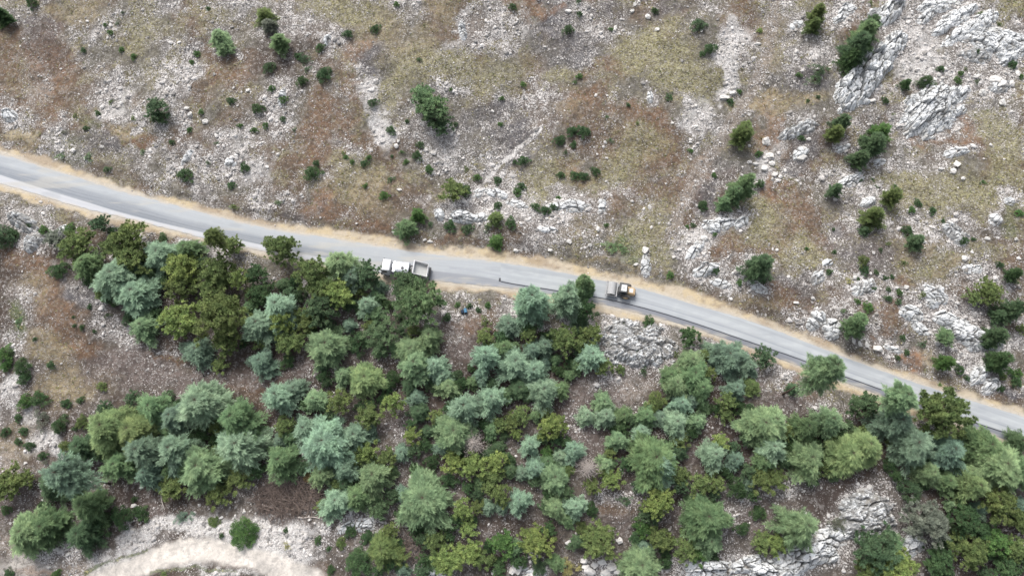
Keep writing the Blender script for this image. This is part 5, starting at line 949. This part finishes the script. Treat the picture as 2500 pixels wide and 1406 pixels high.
# tipped hopper: front end raised
f0, r0_ = xa - .85, -hx - .02; zf, zr = 1.9, .95; sl_ = zr - zf
hop = bxs('hopper', [(f0, f0 - .16, -1.3, 1.3, zf, zf + 1.35), (f0, r0_, -1.3, -1.2, zf, zf + 1.25, sl_), (f0, r0_, 1.2, 1.3, zf, zf + 1.25, sl_), (f0, r0_, -1.25, 1.25, zf - .05, zf + .08, sl_)], M['white'], tr, .02)
bxs('tailgate', [(r0_ - .02, r0_ - .12, -1.3, 1.3, zr - .1, zr + 1.15)], M['white'], hop, .02)
bxs('grit_load', [(f0 - .2, r0_ + .05, -1.18, 1.18, zf + .1, zf + .42, sl_)], M['grit'], hop, .02)
bxs('spreader', [(r0_ - .45, r0_ - .1, -1.25, 1.25, .35, .75)], M['darkmetal'], tr, .03)
for x_ in (hx - 1.0, -hx + 1.15, -hx + 2.35):
    for s in (-1, 1): wheel(tr, x_, s * 1.0, .5, .34, M['steel'])
tag(tr, 'white chip spreading truck with silver tank and raised open hopper, driving on the grey road', 'truck')
# the road roller: drum in front (+X)
ro, L = vehicle('road_roller', (1481, 703), (1550, 714), .9, .9); hx = L / 2; k_ = L / 5.4
W2 = 1.2; ro.scale = (1, 1, .88)
lathe('drum', [(.001, -W2 + .26), (.55, -W2 + .26), (.58, -W2 + .05), (.8, -W2), (.8, W2), (.58, W2 - .05), (.55, W2 - .26), (.001, W2 - .26)], M['steel'], ro, (hx - .95, 0, .8), n=48)
bxs('drum_frame', [(hx - .02, hx + .14, -W2 - .18, W2 + .18, .75, 1.0), (hx - 1.95, hx + .1, W2 + .06, W2 + .2, .7, 1.0), (hx - 1.95, hx + .1, -W2 - .2, -W2 - .06, .7, 1.0), (hx - 2.0, hx - 1.82, -W2 - .2, W2 + .2, .6, 1.1)], M['steel'], ro, .03)
lathe('hub', [(.001, .0), (.2, 0), (.24, .06), (.24, .2), (.001, .2)], M['darkmetal'], ro, (hx - .95, -W2 - .05, .8), n=18); lathe('hub', [(.001, .0), (.2, 0), (.24, -.06), (.24, -.2), (.001, -.2)], M['darkmetal'], ro, (hx - .95, W2 + .05, .8), n=18)
bxs('joint', [(hx - 2.5, hx - 1.9, -.35, .35, .5, 1.0), (hx - 2.4, hx - 2.1, -.7, .7, .7, .85)], M['darkmetal'], ro, .03)
cx0, cx1 = hx - 3.55, hx - 2.2
cab = bxs('cab', [(cx0, cx1, -.8, .95, .8, 1.6), (cx0, cx0 + .08, -.78, -.7, 1.6, 2.75), (cx0, cx0 + .08, .85, .93, 1.6, 2.75), (cx1 - .08, cx1, -.78, -.7, 1.6, 2.75), (cx1 - .08, cx1, .85, .93, 1.6, 2.75)], M['darkmetal'], ro, .02)
bxs('window', [(cx0 + .09, cx1 - .09, -.77, -.74, 1.6, 2.7), (cx0 + .09, cx1 - .09, .88, .91, 1.6, 2.7), (cx1 - .06, cx1 - .03, -.69, .84, 1.6, 2.7)], M['glass'], cab, 0)
bxs('cab_roof', [(cx0 + .1, cx1 - .3, -.45, .8, 2.76, 2.88)], M['white'], cab, .04); bxs('roof_rim', [(cx0 - .05, cx1 + .08, -.85, 1.0, 2.70, 2.76)], M['darkmetal'], cab, .02)
bxs('roof_lamp', [(cx0 + .55, cx0 + .7, .1, .25, 2.88, 3.02)], M['darkmetal'], cab, .03)
hood = bxs('engine_hood', [(-hx + .15, cx0 - .02, -.75, .75, .8, 1.75, 0, .12), (-hx + .02, -hx + .4, -.65, .65, .75, 1.45)], M['yellow'], ro, .06)
bxs('hood_panel', [(-hx + .45, -hx + 1.15, -.3, .42, 1.752, 1.79)], M['white'], hood, .01); bxs('grille', [(-hx - .0, -hx + .05, -.5, .5, .9, 1.35)], M['darkmetal'], hood, .01)
lathe('exhaust', [(.06, 0), (.06, .5), (.001, .5)], M['darkmetal'], ro, (-hx + 1.35, .35, 1.7), 'Z', 12)
bxs('rear_bumper', [(-hx - .12, -hx + .06, -.7, .7, .55, .8)], M['darkmetal'], ro, .03)
bxs('step', [(cx0 + .2, cx0 + .8, -1.15, -.8, .5, .56), (cx0 + .2, cx0 + .8, .95, 1.2, .5, .56)], M['darkmetal'], ro, .01)
for s in (-1, 1): wheel(ro, -hx + 1.55, s * 1.08, .78, .5, M['yellow'], 1)
tag(ro, 'yellow road roller with steel drum and white cab roof, rolling the fresh road surface', 'road roller')
# small things
X0, Y0, Z0 = onground(1135, 759, .3); e = bpy.data.objects.new('plastic_drum', None); COL.objects.link(e); e.location = (X0, Y0, Z0 + .3); e.rotation_euler = (0, 0, .25)
b = lathe('barrel_body', [(.001, -.42), (.26, -.42), (.29, -.3), (.29, -.02), (.31, 0), (.29, .02), (.29, .3), (.26, .42), (.001, .42)], M['blue'], e, (0.1, 0, 0), 'Y', 24)
lathe('lid', [(.001, -.47), (.24, -.47), (.27, -.43), (.27, -.36)], M['navy'], b, (0, 0, 0), 'Y', 24)
bxs('tarpaulin', [(-.75, -.22, -.4, .35, -.26, .12, .1, .06)], M['navy'], e, .05)
tag(e, 'small blue plastic drum lying among the stones below the road', 'drum')
def lump(px, py, r_, mat, name, lab, cat, seed):
    X0, Y0, Z0 = onground(px, py, .15); v, f = ico(seed, 2, .75); v[:, 2] *= 1; o = link(name, mesh(name, v, f, smooth=True), mat, loc=(X0, Y0, Z0 + r_ * .4)); o.scale = (r_, r_ * .9, r_); tag(o, lab, cat); return o
lump(483, 901, .36, M['black'], 'rubbish_bag', 'round black bag at the edge of the cedars left of the dead branches', 'bag', 91)
lump(498, 917, .2, M['black'], 'rubbish_bag', 'tiny black bag beside a white stone below the round black one', 'bag', 93)
lump(508, 911, .19, M['white'], 'white_bag', 'tiny white bag on bare soil below the cedar edge', 'bag', 95)

# ------------------------------------------------------------------ names for the many: what it is, and where it can be found
MARKS = [(990, 650, 'the white truck'), (1516, 706, 'the road roller'), (1222, 686, 'the road layer step'), (1250, 378, 'the narrow stony trail'), (1560, 838, 'the great pitted outcrop'), (2118, 178, 'the longest pale outcrop'),
         (2285, 255, 'the broad fissured outcrop'), (2125, 1262, 'the white crackled rock'), (1985, 1345, 'the long white slab'), (705, 1215, 'the brushwood heap'), (596, 1300, 'the bright trackside bush'), (500, 1345, 'the dirt track'),
         (1037, 1220, 'the great round cedar'), (1157, 1085, 'the dead grey tree'), (1437, 1140, 'the dead reddish tree'), (483, 901, 'the round black bag'), (1135, 759, 'the blue drum'), (1998, 912, 'the pine leaning roadward'),
         (2302, 1006, 'the spreading roadside pine'), (1426, 690, 'the slender roadside fir'), (291, 1042, 'the yellow-green cedar'), (88, 1295, 'the large lower-left cedar'), (48, 535, 'the left grey outcrop'), (800, 845, 'the round clearing cedar'),
         (1050, 270, 'the long slanting pine'), (1810, 480, 'the slanting bright conifers'), (1395, 500, 'the jagged white ledge'), (1128, 525, 'the large white ledge'), (1790, 130, 'the white scree chute'), (925, 300, 'the pale gully'),
         (1128, 70, 'the narrow white rock'), (384, 268, 'the left-slope pine'), (792, 184, 'the round slope bush'), (2365, 812, 'the grey rock ridge'), (2108, 702, 'the round crackled rock'), (2335, 565, 'the knobbly rock cluster'),
         (2125, 350, 'the pair of leaning conifers'), (1858, 650, 'the ragged leaning conifer'), (2100, 100, 'the big dark conifers'), (60, 330, 'the sandy left bank'), (0, 0, 'the top left corner'), (2500, 0, 'the top right corner'), (0, 1406, 'the bottom left corner'), (2500, 1406, 'the bottom right corner'), (1592, 1122, 'the large middle cedar'), (1720, 1262, 'the tall green lower cedar')]
HERO = {(1037, 1220): 'great round pale green cedar standing alone in the lower middle wood', (1157, 1085): 'dead grey tree with bare branches spread like a star', (1437, 1140): 'dead reddish-grey tree with dry twigs between two silvery cedars',
        (2000, 906): 'lanky pale green pine leaning out over the road bend at right', (2302, 1006): 'wide spreading olive pine reaching over the road near the right edge', (1427, 694): 'slender bright fir whose tip reaches over the road left of the roller',
        (268, 1046): 'great light yellow-green cedar at the left end of the lower grove', (70, 1300): 'large pale cedar in the lower left corner above pale stones', (596, 1300): 'round bright green leafy bush on the white scree by the dirt track',
        (877, 1374): 'round dense dark green leafy bush at the bottom edge right of the dirt track', (1592, 1122): 'large green cedar in the middle of the right-hand wood', (1720, 1262): 'tall green cedar above the grey bottom rocks',
        (800, 845): 'round pale cedar standing apart by the small clearing', (384, 268): 'big dark bushy pine alone on the stony left slope', (792, 184): 'round dark bush largest of the cluster on the upper left slope', (538, 95): 'pale wispy bluish conifer on the upper left slope'}
def near_mark(px, py):
    best = min((m for m in MARKS if math.hypot(m[0] - px, m[1] - py) > 12), key=lambda m: math.hypot(m[0] - px, (m[1] - py)))
    dx, dy = px - best[0], py - best[1]; a = math.degrees(math.atan2(-dy, dx)) % 360
    return ['right of', 'up and right of', 'above', 'up and left of', 'left of', 'down and left of', 'below', 'down and right of'][int((a + 22.5) // 45) % 8], best[2], math.hypot(dx, dy)
ORD = ['nearest', 'second nearest', 'third nearest', 'fourth nearest', 'fifth nearest', 'sixth nearest', 'seventh nearest', 'eighth nearest', 'ninth nearest', 'tenth nearest', 'eleventh nearest', 'twelfth nearest']
book = {}
for (o, adj, kind, px, py, grp) in THINGS:
    o['group'] = grp; o['category'] = o.get('category', kind)
    if (int(px), int(py)) in HERO: o['label'] = HERO[(int(px), int(py))]; continue
    di, mk, d = near_mark(px, py); book.setdefault((adj + ' ' + kind, di, mk), []).append((d, o))
for (what, di, mk), lst in book.items():
    lst.sort(key=lambda q: q[0])
    for i, (d, o) in enumerate(lst):
        what_ = what.strip()
        o['label'] = (what_ + ' ' + di + ' ' + mk) if len(lst) == 1 else ORD[i] + ' ' + what_ + ' ' + di + ' ' + mk
